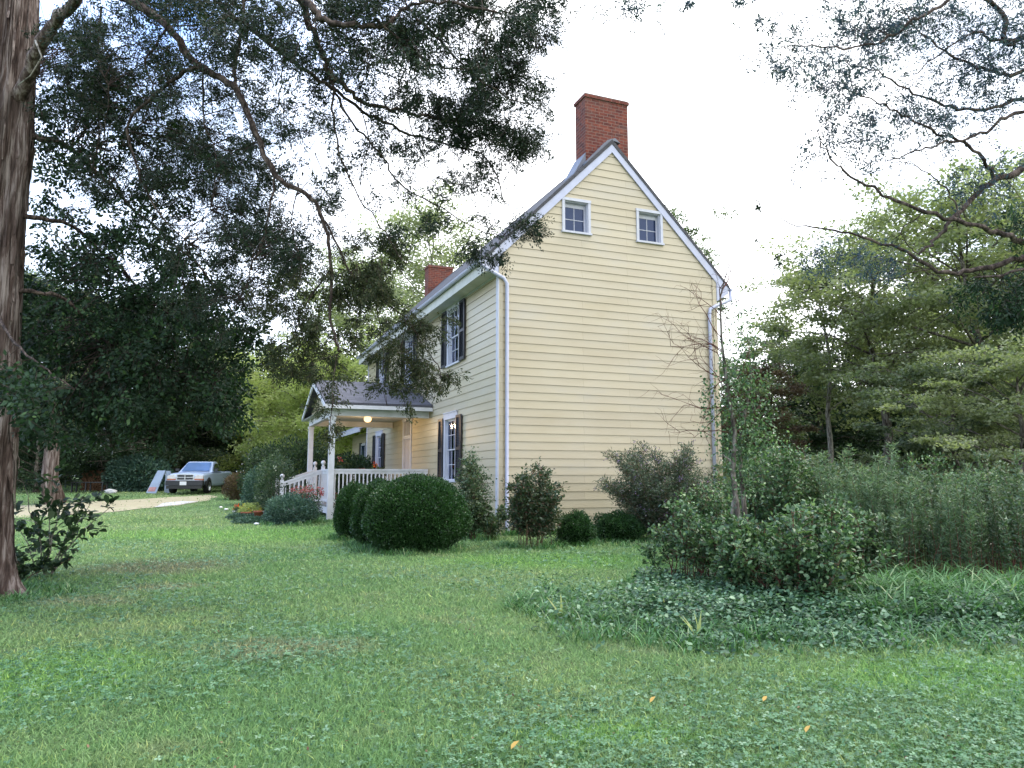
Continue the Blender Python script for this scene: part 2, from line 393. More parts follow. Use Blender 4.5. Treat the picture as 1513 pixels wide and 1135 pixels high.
def _scaled(t, v, top):
    mr = t.nodes.new('ShaderNodeMapRange'); mr.inputs['From Min'].default_value = .9; mr.inputs['From Max'].default_value = 1.7
    mr.inputs['To Min'].default_value = top; mr.inputs['To Max'].default_value = 0; mr.interpolation_type = 'SMOOTHSTEP'
    L(t, v, mr.inputs['Value']); return mr.outputs[0]
def lawn_mats():
    m, t, out = nt('lawn_ground')
    c = lawn_color(t, .95)
    f = noise(t, pos(t), 26, 5, .75)
    c = mixc(t, ramp(t, f, [(.3, g3(.85)), (.62, g3(0))]), c, (.045,.045,.026))
    princ(t, out, c, .95, .1, 0, bump(t, noise(t, pos(t), 40, 5, .8), .9, .03)); M['lawn'] = m
    m, t, out = nt('grass_blade')
    c = lawn_color(t, 1.36)
    a = t.nodes.new('ShaderNodeAttribute'); a.attribute_name = 'tint'
    c = mixc(t, 1.0, c, ramp(t, a.outputs['Fac'], [(0, (.55,.60,.60)), (.6, (1.05,1.05,.95)), (.93, (1.35,1.25,1.2)), (1, (2.3,1.7,1.3))]), 'MULTIPLY')
    p = t.nodes.new('ShaderNodeBsdfPrincipled'); L(t, c, p.inputs['Base Color']); p.inputs['Roughness'].default_value = .5; p.inputs['Specular IOR Level'].default_value = .3
    tr = t.nodes.new('ShaderNodeBsdfTranslucent'); L(t, c, tr.inputs['Color'])
    mx = t.nodes.new('ShaderNodeMixShader'); mx.inputs[0].default_value = .3
    L(t, p.outputs[0], mx.inputs[1]); L(t, tr.outputs[0], mx.inputs[2]); L(t, mx.outputs[0], out.inputs[0]); M['blade'] = m
    M['clover'] = leafmat('clover_leaf', [(0,(.040,.105,.052)),(.5,(.090,.205,.100)),(.9,(.150,.285,.155)),(1,(.26,.38,.25))], .3, .45, .4)
lawn_mats()
def drivemat():
    m, t, out = nt('gravel_drive'); p = pos(t)
    c = ramp(t, noise(t, p, 1.2, 6, .7), [(.3, (.26,.245,.165)), (.55, (.36,.325,.235)), (.72, (.20,.235,.115))])
    princ(t, out, c, .95, .1, 0, bump(t, noise(t, p, 30, 4), .6, .02)); return m
M['drive'] = drivemat()

# ------------------------------------------------------------------ ground
def build_ground():
    def axis(lo, hi, fine_lo, fine_hi, step):
        a = list(np.arange(fine_lo, fine_hi+1e-6, step)); s = step
        while a[-1] < hi: s *= 1.25; a.append(min(hi, a[-1]+s))
        s = step
        while a[0] > lo: s *= 1.25; a.insert(0, max(lo, a[0]-s))
        return np.array(a)
    xs = axis(-600, 600, -22, 22, .4); ys = axis(-300, 900, 0, 45, .4)
    X, Y = np.meshgrid(xs, ys); Z = zt(X, Y)
    V = np.stack([X, Y, Z], 2).reshape(-1, 3); nx = len(xs); ny = len(ys)
    i, j = np.meshgrid(np.arange(nx-1), np.arange(ny-1)); b = (j*nx+i).ravel()
    Fq = np.stack([b, b+1, b+nx+1, b+nx], 1)
    o = np_mesh('ground', V, [Fq], M['lawn'], smooth=True); tag(o, 'grassy ground of the yard', None, None, 'structure')
build_ground()
def strip(name, poly_px, mat, dz, label, jag=.12):
    pts = [G(x, y) for x, y in poly_px]; out = []
    rng = np.random.default_rng(3)
    for i in range(len(pts)):
        a, b = pts[i], pts[(i+1) % len(pts)]; n = max(2, int(np.linalg.norm(b-a)/.8))
        for k in range(n):
            q = a+(b-a)*k/n; q = q+np.array([rng.normal()*jag, rng.normal()*jag*2, 0]); q[2] = float(zt(q[0], q[1]))+dz; out.append(q)
    cz = np.mean(out, 0); mb = MB(); mb.add(out, [tuple(range(len(out)))])
    me = bpy.data.meshes.new(name)
    import bmesh
    bm = bmesh.new(); vs = [bm.verts.new(v) for v in out]; f = bm.faces.new(vs)
    if f.normal.z < 0: f.normal_flip()
    bmesh.ops.triangulate(bm, faces=[f]); bm.to_mesh(me); bm.free(); me.materials.append(mat)
    o = bpy.data.objects.new(name, me); COL.objects.link(o); tag(o, label, None, None, 'structure')
DRIVE_PX = [(-60, 768), (60, 765), (140, 760), (210, 752), (262, 747), (300, 741), (318, 735), (312, 732), (250, 735), (190, 739), (120, 742), (40, 747), (-60, 750)]
strip('driveway', [(-60, 768), (60, 765), (140, 760), (210, 752), (262, 747), (300, 741), (318, 735), (312, 732), (250, 735), (190, 739), (120, 742), (40, 747), (-60, 750)], M['drive'], .012, 'pale gravel driveway curving past the truck', .1)
strip('path_slab', [(228, 750), (268, 746), (292, 742), (270, 741), (240, 744)], M['graystone'], .02, 'pale worn stone patch at the edge of the gravel', .03)

# grass blades + clover
def frustum_pts(n, y0, y1, pw, rng, xm=.95):
    u = rng.random(n); y = (y0**(1-pw)+u*(y1**(1-pw)-y0**(1-pw)))**(1/(1-pw)) if pw != 1 else y0*(y1/y0)**u
    x = (rng.random(n)*2-1)*xm*y
    return x, y
HC = np.array(P(736, 797, 18.0)); HR = rad(22)
def in_house(x, y, pad=.0):
    dx, dy = x-HC[0], y-HC[1]; a = dx*math.cos(HR)+dy*math.sin(HR); b = -dx*math.sin(HR)+dy*math.cos(HR)
    return (a > -pad) & (a < 6.5+pad) & (b > -pad) & (b < 17)
rng = np.random.default_rng(11)
x, y = frustum_pts(430000, 3.3, 24, 1.15, rng)
k = ~in_house(x, y); x, y = x[k], y[k]; n = len(x)
s = .75+.3*rng.random(n); D = y
xf_, yf_ = frustum_pts(70000, 21, 48, 1.0, rng)
def in_poly(xs, ys, poly):
    ins = np.zeros(len(xs), bool); m = len(poly)
    for i in range(m):
        x1, y1 = poly[i][:2]; x2, y2 = poly[(i+1) % m][:2]
        c_ = ((y1 > ys) != (y2 > ys)) & (xs < (x2-x1)*(ys-y1)/((y2-y1) or 1e-9)+x1); ins ^= c_
    return ins
DRV = [G(a_, b_) for a_, b_ in DRIVE_PX]
k = ~in_house(xf_, yf_) & (~in_poly(xf_+rng.normal(size=len(xf_))*.25, yf_+rng.normal(size=len(xf_))*.4, DRV) | (rng.random(len(xf_)) < .08)); x = np.concatenate([x, xf_[k]]); y = np.concatenate([y, yf_[k]]); n = len(x)
s = .75+.3*rng.random(n); D = y
# clumpiness
cl = np.sin(x*3.1+1.3*np.sin(y*2.3))*np.cos(y*2.7+1.1*np.sin(x*1.9)); s *= 1+.3*cl
O = np.stack([x, y, zt(x, y)-.004], 1)
d = rnd_dir(n, .85, .4, rng)
hgt = s*(.052+.0012*D); wid = (.0032+.00085*D)
leaves('grass', O, d, wid, hgt, M['blade'], T=T_BLADE, rng=rng); g_ = bpy.data.objects['grass']
tag(g_, 'short green lawn grass across the yard', 'grass', None, 'stuff')
x, y = frustum_pts(105000, 3.2, 17, 1.3, rng)
m_ = (np.sin(x*1.1+2*np.sin(y*.7))+np.cos(y*1.3+1.5*np.sin(x*.9))+.7*np.sin(x*3.3)*np.cos(y*2.9)+rng.normal(size=len(x))*.9) > .02
m_ &= ~in_house(x, y); x, y = x[m_], y[m_]; n = len(x)
O = np.stack([x, y, zt(x, y)+.008+.04*rng.random(n)**1.5], 1)
Mx = frames(rnd_dir(n, 0, .3, rng), nbias=.75, rng=rng); sc_ = (.011+.0011*y)*(.6+.9*rng.random(n))
V, fk, K = batch(T_CLOVER, Mx, O, sc_, sc_, sc_)
tag(np_mesh('clover', V, fk, M['clover'], tint=np.repeat(rng.random(n), K)), 'low clover and broad weeds spread through the lawn', 'clover', None, 'stuff')
# fallen leaves
x, y = frustum_pts(520, 3.3, 14, 1.2, rng); k = ~in_house(x, y); x, y = x[k], y[k]
gs_ = G(170, 868); k2 = 420; x = np.concatenate([x, gs_[0]+rng.normal(size=k2)*1.0]); y = np.concatenate([y, gs_[1]+rng.normal(size=k2)*1.1]); n = len(x)
lf_ = leaves('leaf_litter', np.stack([x, y, zt(x, y)+.03], 1), rnd_dir(n, 0, .25, rng), .014, .022, M['litter'], None, T_OVAL, rng.random(n), nbias=.7, rng=rng)
tag(lf_, 'small brown leaf litter scattered in the grass', 'litter', None, 'stuff')
for (px, py, s_, lab) in ((755, 1123, .045, 'yellow fallen leaf at the bottom edge of the lawn'), (961, 1051, .04, 'tan upright fallen leaf below the ivy patch'), (1191, 1097, .04, 'pale curled fallen leaf at lower right of the lawn'),
                    (319, 868, .03, 'small yellow leaf near the dry lawn patch'), (1128, 1049, .035, 'small orange leaf on the lawn below the sapling')):
    g = G(px, py); o = leaves('fallen_leaf', np.array([[0,0,.05]]), np.array([[.6,.5,.5]]), s_*.8, s_*1.4, M['deadleaf'], T=T_OVAL, tint=np.array([.75]), nbias=.8)
    o.location = g; tag(o, lab, 'leaf')

# ------------------------------------------------------------------ house (local frame: x along gable, y along front, z up)
WL = 6.5; HL = 16.3; EZ = 6.5; RX = 3.25; RZ = 10.45; GZ = 0.0
house = empty('yellow_house', (HC[0], HC[1], 0), 'two storey cream clapboard house with brick chimneys and dark shutters', 'house', rz=HR)
class Face:
    def __init__(s, kind): s.k = kind
    def pt(s, u, n, z): return (-n, u, z) if s.k == 'front' else (u, -n, z)
    def box(s, mb, u0, u1, n0, n1, z0, z1):
        a = s.pt(u0, n0, z0); b = s.pt(u1, n1, z1); mb.box(a[0], b[0], a[1], b[1], a[2], b[2])
FR, GA = Face('front'), Face('gable')
def siding(face, z0, z1, ext, holes, name, parent, off=(0,0,0), mat=None, exp=.2032, n_in=.004, n_out=.019):
    mb = MB(); z = z0
    while z < z1-1e-4:
        zb = min(z+exp, z1); cuts = sorted({z, zb, *[h for q in holes for h in q[2:4] if z < h < zb]})
        for a, b in zip(cuts[:-1], cuts[1:]):
            na = n_out+(n_in-n_out)*(a-z)/exp; nb = n_out+(n_in-n_out)*(b-z)/exp; mid = (a+b)/2
            ea, eb = ext(a), ext(b)
            hs = sorted([(q[0], q[1]) for q in holes if q[2] < mid < q[3]])
            segs = []; cur = None
            pieces = [(None, None)]
            edges = [('L',)]+[('H', h) for h in hs]
            starts = [None]+[h[1] for h in hs]; ends = [h[0] for h in hs]+[None]
            for s_, e_ in zip(starts, ends):
                ua0 = ea[0] if s_ is None else s_; ub0 = eb[0] if s_ is None else s_
                ua1 = ea[1] if e_ is None else e_; ub1 = eb[1] if e_ is None else e_
                if ua1-ua0 < .002: continue
                if ub1 < ub0: ub0 = ub1 = (ub0+ub1)/2
                vs = [face.pt(ua0, na, a), face.pt(ua1, na, a), face.pt(ub1, nb, b), face.pt(ub0, nb, b)]
                fs = [(0,1,2,3)]
                if a == z:
                    vs += [face.pt(ua0, n_in-.003, a), face.pt(ua1, n_in-.003, a)]; fs.append((0,4,5,1))
                mb.add(vs, fs)
        z = zb
    return mb.build(name, mat or M['siding'], parent, off=off)
# window definitions: (face, centre u, zsill, ztop, opening width, kind)
WINS = [(GA, 2.165, 7.74, 8.56, .68, 'attic'), (GA, 4.395, 7.74, 8.56, .68, 'attic')]
for u in (3.58, 8.75, 13.2): WINS.append((FR, u, 4.66, 6.28, 1.0, 'up'))
for u in (3.80, 13.6): WINS.append((FR, u, 1.30, 3.06, 1.0, 'low'))
holesF = [(w[1]-w[4]/2, w[1]+w[4]/2, w[2], w[3]) for w in WINS if w[0] is FR]; holesG = [(w[1]-w[4]/2, w[1]+w[4]/2, w[2], w[3]) for w in WINS if w[0] is GA]
DOORU = 8.9; holesF.append((DOORU-.62, DOORU+.62, .62, 3.35))
front = siding(FR, .02, 6.38, lambda z: (.10, HL-.10), holesF, 'front_wall', house)
def gext(z):
    if z <= 6.86: return (.10, WL-.10)
    w = max(0, 10.22-z); return (max(.10, RX-w), min(WL-.10, RX+w))
gable = siding(GA, .02, 10.2, gext, holesG, 'gable_wall', house)
# structural core behind the clapboards (plain boards) with openings left as recesses
mb = MB()
mb.box(WL-.02, WL, .02, HL, 0, 6.6); mb.box(.02, WL, HL-.02, HL, 0, 6.6)
mb.prism([(0, 6.6), (WL, 6.6), (RX, 9.85)], 1, HL-.03, HL-.005)
mb.build('rear_wall', M['siding'], house)
def core(face, ua, ub, za, zb, holes, mb):
    us = sorted({ua, ub, *[h for q in holes for h in q[:2]]}); zs = sorted({za, zb, *[h for q in holes for h in q[2:]]})
    for a, b in zip(us[:-1], us[1:]):
        for c, d_ in zip(zs[:-1], zs[1:]):
            if any(q[0] < (a+b)/2 < q[1] and q[2] < (c+d_)/2 < q[3] for q in holes): continue
            face.box(mb, a, b, -.14, -.002, c, d_)
mb = MB(); core(FR, .0, HL-.03, 0, 6.5, holesF, mb); core(GA, .15, WL-.03, 0, 6.5, [], mb)
for z0_, z1_ in ((6.5, 7.74), (7.74, 8.56), (8.56, 9.9)):
    if z0_ == 7.74:
        xs_ = [(max(.1, 3.25-(9.95-8.56)), 1.825), (2.505, 4.055), (4.735, 4.735)]
        for a, b in xs_:
            if b > a: GA.box(mb, a, b, -.14, -.002, z0_, z1_)
    else:
        wa, wb = min(3.2, 9.95-z0_), min(3.2, 9.95-z1_)
        mb.prism([(RX-wa, z0_), (RX+wa, z0_), (RX+max(.02,wb), z1_), (RX-max(.02,wb), z1_)], 1, .002, .14)
mb.build('wall_sheathing', M['soffit'], house)
# near-black panels behind the windows; the rooms' dimness is put into their colour
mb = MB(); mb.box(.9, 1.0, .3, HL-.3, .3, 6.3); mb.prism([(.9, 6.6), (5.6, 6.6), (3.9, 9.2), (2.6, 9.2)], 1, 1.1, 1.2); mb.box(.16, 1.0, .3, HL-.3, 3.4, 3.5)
mb.build('room_dark_panel', M['dark'], house)
# foundation, corner boards, frieze
mb = MB(); mb.box(.03, WL-.03, .03, HL-.03, -.6, .05); mb.build('foundation', M['stone'], house)
cb = MB(); FR.box(cb, -.034, .10, 0, .034, 0, 6.42); cb.build('corner_board', M['white'], house)
cb = MB(); GA.box(cb, 0, .10, 0, .034, 0, 6.6); cb.build('corner_board', M['siding'], house)
cb = MB(); GA.box(cb, WL-.10, WL+.03, 0, .034, 0, 6.9); cb.build('corner_board', M['siding'], house)
cb = MB(); FR.box(cb, HL-.10, HL+.02, 0, .034, 0, 6.38); cb.build('corner_board', M['white'], house)
cb = MB(); FR.box(cb, .10, HL-.1, 0, .045, 6.36, 6.5); cb.build('frieze_board', M['white'], house)
# roof slabs
def slab(sign, mb):
    x_e = -.44 if sign < 0 else WL+.46; z_e = RZ-abs(x_e-RX)
    mb.prism([(x_e, z_e-.09), (x_e, z_e), (RX, RZ), (RX, RZ-.13)], 1, -.075, HL+.12)
mb = MB(); slab(-1, mb); mb.build('roof', M['shingle'], house, uv=True)
mb = MB(); slab(1, mb); rf = mb.build('roof', M['shingle'], house, uv=True)
# rake boards
for sx in (-1, 1):
    xe = -.44 if sx < 0 else WL+.46; ze = RZ-abs(xe-RX)-.07
    mb = MB(); mb.prism([(xe, ze-.03), (xe, ze-.0), (RX, RZ-.075), (RX, RZ-.36), (xe+(.28 if sx < 0 else -.28), ze-.02)], 1, -.060, -.028)
    mb.build('rake_board', M['white2'], house)
mb = MB(); mb.prism([(WL+.03, 6.28), (WL+.42, 6.52), (WL+.42, 6.70), (WL+.03, 7.05)], 1, -.055, -.02); mb.build('eave_return', M['white2'], house)
mb = MB(); mb.prism([(-.38, 6.42), (-.02, 6.42), (-.02, 7.0), (-.38, 6.66)], 1, -.055, -.02); mb.build('eave_return', M['white2'], house)
# soffits, fascia, gutters
mb = MB(); mb.box(-.40, -.046, -.02, HL+.1, 6.40, 6.425); mb.box(WL+.03, WL+.42, -.02, HL+.1, 6.40, 6.425); mb.build('soffit', M['soffit'], house)
mb = MB(); mb.box(-.425, -.40, -.055, HL+.12, 6.38, 6.66); mb.build('fascia', M['soffit'], house)
def gutter(x, sgn):
    mb = MB(); prof = []
    for k in range(7):
        a = math.pi+math.pi*k/6; prof.append((x+.065*math.cos(a), 6.70+.075*math.sin(a)))
    mb.prism(prof+[(x+.056, 6.70), (x, 6.642), (x-.056, 6.70)], 1, -.09, HL+.12); return mb.build('gutter', M['white2'], house)
gutter(-.492, -1); gutter(WL+.52, 1)
# downspouts
def downspout(pts, r, extra=()):
    mb = MB(); mb.tube(pts, r, 8); return mb.build('downspout', M['white2'], house, smooth=True)
downspout([(-.47, -.03, 6.66), (-.45, -.04, 6.56), (-.2, -.07, 6.42), (.10, -.085, 6.28), (.19, -.085, 6.15), (.19, -.085, .22), (.19, -.16, .1)], .047)
downspout([(WL+.52, -.03, 6.62), (WL+.50, -.05, 6.36), (WL-.02, -.08, 6.14), (WL-.24, -.085, 6.02), (WL-.27, -.085, 5.85), (WL-.27, -.085, .2)], .05)
# chimneys
def chimney(y0, y1, z1, par=house, xa=2.62, xb=3.95, zb=9.4):
    mb = MB(); mb.box(xa, xb, y0, y1, zb, z1-.12)
    c = mb.build('chimney', M['brick'], par, uv=True)
    m2 = MB(); m2.box(xa-.035, xb+.035, y0-.035, y1+.035, z1-.12, z1-.035); m2.build('corbel', M['brick'], c, uv=True)
    m2 = MB(); m2.box(xa-.01, xb+.01, y0-.01, y1+.01, z1-.035, z1)
    m2.build('chimney_cap', M['cap'], c)
chimney(.27, .86, 11.83); chimney(16.36, 17.0, 11.35, house, 2.72, 3.92, -.2)
mb = MB()
mb.prism([(2.50, 9.70), (2.50, 9.745), (3.12, 10.42), (3.36, 10.52), (3.52, 10.40), (3.25, 10.445)], 1, -.04, .262); mb.build('ridge_flashing', M['flash'], house)
mb = MB(); mb.prism([(2.25, 9.46), (2.60, 9.81), (2.60, 10.1)], 1, .24, .9); mb.build('step_flashing', M['flash'], house)
mb = MB(); mb.prism([(RX-.13, RZ-.115), (RX, RZ+.02), (RX+.13, RZ-.115), (RX, RZ-.005)], 1, .9, HL+.1); mb.build('ridge_cap', M['shingle'], house)

def window(face, u, z0, z1, w, kind):
    cs = .075 if kind == 'attic' else .13
    a, b = u-w/2, u+w/2
    fr = MB()
    face.box(fr, a-cs, a, -.002, .044, z0, z1); face.box(fr, b, b+cs, -.002, .044, z0, z1)
    face.box(fr, a-cs-.012, b+cs+.012, -.002, .052, z1, z1+cs+(.05 if kind != 'attic' else 0))
    for s_ in (a+.011, b-.011): face.box(fr, s_-.011, s_+.011, -.13, -.003, z0, z1)
    face.box(fr, a+.022, b-.022, -.13, -.003, z1-.022, z1)
    if kind != 'attic': face.box(fr, a-cs-.03, b+cs+.03, -.002, .07, z1+cs+.051, z1+cs+.078)
    f = fr.build('window', M['white'], house)
    sl = MB(); face.box(sl, a-cs-.02, b+cs+.02, -.12, .075, z0-.055, z0-.001); sl.build('sill', M['white'], f)
    nd = -.115 if kind == 'attic' else -.06
    sh = MB(); st = .035
    def sash(za, zb, nn):
        face.box(sh, a+.022, a+.022+st, nn-.025, nn, za, zb); face.box(sh, b-.022-st, b-.022, nn-.025, nn, za, zb)
        face.box(sh, a+.022+st, b-.022-st, nn-.025, nn, za, za+st); face.box(sh, a+.022+st, b-.022-st, nn-.025, nn, zb-st, zb)
    mt = MB(); gl = MB()
    def munt(za, zb, nn, nx, nz):
        A, B = a+.022+st, b-.022-st; za += st; zb -= st
        for i in range(1, nx): c = A+(B-A)*i/nx; face.box(mt, c-.009, c+.009, nn-.018, nn-.003, za, zb)
        for j in range(1, nz): c = za+(zb-za)*j/nz; face.box(mt, A, B, nn-.0195, nn-.0015, c-.009, c+.009)
        face.box(gl, A, B, nn-.014, nn-.010, za, zb)
    if kind == 'attic': sash(z0, z1-.1, nd); munt(z0, z1-.1, nd, 2, 2); face.box(sh, a+.022, b-.022, nd-.05, nd-.002, z1-.099, z1-.023)
    else:
        zm = z0+(z1-z0)*.5
        sash(zm-.02, z1-.023, nd+.028); munt(zm-.02, z1-.023, nd+.028, 3, 2); sash(z0, zm+.016, nd); munt(z0, zm+.016, nd, 3, 2)
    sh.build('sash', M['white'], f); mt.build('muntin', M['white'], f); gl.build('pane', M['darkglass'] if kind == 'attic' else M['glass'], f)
    if kind != 'attic':
        cu = MB()
        for s0, s1 in (((a+.03), a+w*.44), (b-w*.44, b-.03)):
            n = 14; vs = []; fs = []
            for i in range(n+1):
                uu = s0+(s1-s0)*i/n; nn = -.155+.02*math.sin(i*2.2)
                vs += [face.pt(uu, nn, z0), face.pt(uu, nn, z1-.05)]
            for i in range(n): fs.append((2*i, 2*i+2, 2*i+3, 2*i+1))
            cu.add(vs, fs)
        cu.build('curtain', M['curtain'], f)
        for c0, c1 in ((a-cs-.47, a-cs-.015), (b+cs+.015, b+cs+.47)):
            s_ = MB(); q = .05
            face.box(s_, c0, c0+q, .047, .085, z0-.03, z1+.06); face.box(s_, c1-q, c1, .047, .085, z0-.03, z1+.06)
            zm = (z0+z1)/2
            for za, zb in ((z0-.03, z0+.06), (zm-.04, zm+.04), (z1-.01, z1+.06)): face.box(s_, c0+q, c1-q, .047, .083, za, zb)
            zz = z0+.075
            while zz < z1-.03:
                if abs(zz-zm) > .055:
                    s_.add([face.pt(c0+q, .05, zz+.028), face.pt(c1-q, .05, zz+.028), face.pt(c1-q, .078, zz), face.pt(c0+q, .078, zz)], [(0,1,2,3)])
                zz += .045
            face.box(s_, c0+q, c1-q, .040, .049, z0, z1)
            s_.build('shutter', M['shutter'], house)
    return f
for w in WINS: window(*w)
# interior lamp behind lower window
lm = MB(); lm.lathe([(.02,0),(.09,.02),(.13,.07),(.10,.10),(.02,.11)], (.34, 3.55, 2.80)); o = lm.build('ceiling_lamp', M['lamp2'], house, smooth=True)
# entry door with transom
d = MB(); FR.box(d, DOORU-.48, DOORU+.48, -.08, -.03, .62, 2.72); dr = d.build('door', M['door'], house)
d = MB()
for c0, c1, e0, e1 in ((-.40,-.05,.8,1.5),(.05,.40,.8,1.5),(-.40,-.05,1.6,2.6),(.05,.40,1.6,2.6)): FR.box(d, DOORU+c0, DOORU+c1, -.032, -.018, e0, e1)
d.build('door_panel', M['door'], dr)
d = MB(); d.lathe([(.01,-.03),(.03,-.02),(.03,.02),(.01,.03)], (-.02+.03-.03, DOORU-.40, 1.62), 8); d.build('handle', M['black'], dr)
d = MB()
FR.box(d, DOORU-.62, DOORU-.48, -.09, .05, .62, 3.35); FR.box(d, DOORU+.48, DOORU+.62, -.09, .05, .62, 3.35)
FR.box(d, DOORU-.48, DOORU+.48, -.09, .03, 2.72, 2.84); FR.box(d, DOORU-.68, DOORU+.68, -.09, .055, 3.35, 3.5)
FR.box(d, DOORU-.17, DOORU-.13, -.09, .01, 2.84, 3.35); FR.box(d, DOORU+.13, DOORU+.17, -.09, .01, 2.84, 3.35); d.build('door_frame', M['white'], house)
d = MB(); FR.box(d, DOORU-.48, DOORU+.48, -.08, -.07, 2.84, 3.35); d.build('transom_pane', M['darkglass'], house)

# low side wing beyond the main house
wing = empty('low_wing', (HC[0]-math.sin(HR)*HL, HC[1]+math.cos(HR)*HL, 0), 'single storey yellow wing with pale roof eave past the porch', 'house wing', rz=HR)
wo = (0, HL, 0)
class WF(Face):
    def pt(s, u, n, z): return (.5-n, u, z)
WFc = WF('front')
siding(WFc, .1, 3.5, lambda z: (HL+.05, HL+6.5), [], 'wall', wing, off=wo)
mb = MB(); mb.box(.53, 5.5, HL+.05, HL+6.5, 0, 3.5); mb.build('wall_core', M['siding'], wing, off=wo)
mb = MB(); mb.prism([(-.35, 3.52), (-.35, 3.64), (3.0, 4.7), (3.0, 4.55)], 1, HL+.03, HL+6.9); mb.prism([(3.0, 4.55), (3.0, 4.7), (6.2, 3.62), (6.2, 3.52)], 1, HL+.03, HL+6.9)
mb.build('roof', M['white2'], wing, off=wo)
mb = MB(); mb.box(-.37, -.31, HL+.03, HL+6.9, 3.38, 3.55); mb.build('fascia', M['white'], wing, off=wo)
wf = MB()
WFc.box(wf, HL+2.6, HL+3.7, .03, .07, 1.3, 3.0); w_ = wf.build('window', M['white'], wing, off=wo)
wf = MB(); WFc.box(wf, HL+2.72, HL+3.58, .071, .076, 1.4, 2.1); WFc.box(wf, HL+2.72, HL+3.58, .071, .076, 2.15, 2.9); wf.build('pane', M['darkglass'], w_, off=wo)
for a in (HL+2.1, HL+3.72):
    wf = MB(); WFc.box(wf, a, a+.46, .03, .075, 1.3, 3.05); wf.build('shutter', M['shutter'], wing, off=wo)

# ------------------------------------------------------------------ porch
PX = -3.05; PY0, PY1 = 6.1, 11.2; PYC = (PY0+PY1)/2; DZ = .56
def hw(x, y, z=0): return (HC[0]+x*math.cos(HR)-y*math.sin(HR), HC[1]+x*math.sin(HR)+y*math.cos(HR), z)
porch = empty('front_porch', hw(-1.6, PYC, .1), 'white railed entry porch with gabled shingle roof and lit lamp', 'porch', rz=HR)
po = (-1.6, PYC, .1)
def pb(mb, name, mat, par=None, **k): return mb.build(name, mat, par or porch, off=po, **k)
e0, e1 = PY0-.42, PY1+.42; ez = 3.55; rz_ = ez+.34*(PYC-e0); xf = PX-.28
for s_ in (0, 1):
    mb = MB(); ye = e0 if s_ == 0 else e1
    mb.prism([(ye, ez), (ye, ez+.07), (PYC, rz_+.07), (PYC, rz_)], 0, xf, -.03); pb(mb, 'roof', M['shingle2'], uv=True)
    mb = MB(); mb.prism([(ye, ez-.13), (ye, ez-.004), (PYC, rz_-.004), (PYC, rz_-.14)], 0, xf-.02, xf+.025); pb(mb, 'rake_board', M['porchwhite'])
    yy = ye if s_ == 0 else ye-.04
    mb = MB(); mb.box(xf+.03, -.03, yy, yy+.04, ez-.12, ez-.006); pb(mb, 'fascia', M['porchwhite'])
mb = MB(); mb.box(xf+.03, -.05, e0+.045, e1-.045, ez-.10, ez-.085); pb(mb, 'ceiling', M['soffit'])
mb = MB(); mb.box(PX-.07, PX+.07, PY0-.07, PY1+.07, ez-.33, ez-.105); pb(mb, 'beam', M['porchwhite'])
for yb in (PY0, PY1):
    mb = MB(); mb.box(PX+.075, -.04, yb-.06, yb+.06, ez-.31, ez-.105); pb(mb, 'beam', M['porchwhite'])
# gable infill of lapped boards
class PF(Face):
    def pt(s, u, n, z): return (PX-.02-n, u, z)
siding(PF('front'), ez-.1, rz_-.12, lambda z: (PYC-max(.01, (rz_-.16-z)/.34), PYC+max(.01, (rz_-.16-z)/.34)), [], 'gable_panel', porch, off=po)
def post(y):
    mb = MB(); mb.box(PX-.085, PX+.085, y-.085, y+.085, .02, ez-.335); mb.box(PX-.105, PX+.105, y-.105, y+.105, ez-.42, ez-.336); p_ = pb(mb, 'post', M['porchwhite']); return p_
post(PY0); post(PY1)
mb = MB(); mb.box(PX-.07, -.04, PY0-.08, PY1+.08, DZ-.06, DZ); pb(mb, 'deck', M['deck'])
mb = MB(); mb.box(PX-.05, -.04, PY0-.04, PY0, DZ-.26, DZ-.064); mb.box(PX-.055, PX-.02, PY0+.01, PY1, DZ-.26, DZ-.064); pb(mb, 'deck_skirt', M['porchwhite'])
for q in (-1.0, -2.0):
    mb = MB(); mb.box(q-.12, q+.12, PY0+.1, PY0+.35, 0, DZ-.07); pb(mb, 'pier', M['stone'])
bal = None
def railing(p0, p1, zb0, zb1, n, w=.09):
    """p0,p1: (x,y); zb deck heights at both ends"""
    global bal
    mb = MB(); p0 = np.array(p0, float); p1 = np.array(p1, float); dd = (p1-p0)/np.linalg.norm(p1-p0); pr = np.array([-dd[1], dd[0]])*w/2
    def rail(h0, h1, hw_):
        pr2 = np.array([-dd[1], dd[0]])*hw_; vs = []
        for (p, zb) in ((p0, zb0), (p1, zb1)):
            for sgn, h in ((-1, h0), (1, h0), (1, h1), (-1, h1)): q = p+pr2*sgn; vs.append((q[0], q[1], zb+h))
        mb.add(vs, [(0,1,2,3),(7,6,5,4),(0,4,5,1),(1,5,6,2),(2,6,7,3),(3,7,4,0)])
    rail(1.02, 1.075, .045); rail(.93, 1.018, .02); rail(.08, .15, .022)
    r_ = pb(mb, 'railing', M['porchwhite'])
    for i in range(n):
        t_ = (i+.5)/n; q = p0+(p1-p0)*t_; z = zb0+(zb1-zb0)*t_
        if bal is None:
            b_ = MB(); b_.box(-.017, .017, -.017, .017, .145, .935); bal = b_.build('baluster', M['porchwhite'], r_); o = bal
        else: o = bpy.data.objects.new('baluster', bal.data); COL.objects.link(o); o.parent = r_
        o.location = (q[0]-po[0], q[1]-po[1], z-po[2])
S0, S1 = 7.75, 9.75
railing((PX+.065, PY0), (-.05, PY0), DZ, DZ, 24); railing((PX, PY0+.07), (PX, S0-.06), DZ, DZ, 12); railing((PX, S1+.06), (PX, PY1-.07), DZ, DZ, 10); railing((PX+.065, PY1), (-.05, PY1), DZ, DZ, 22)
XS = PX-1.25
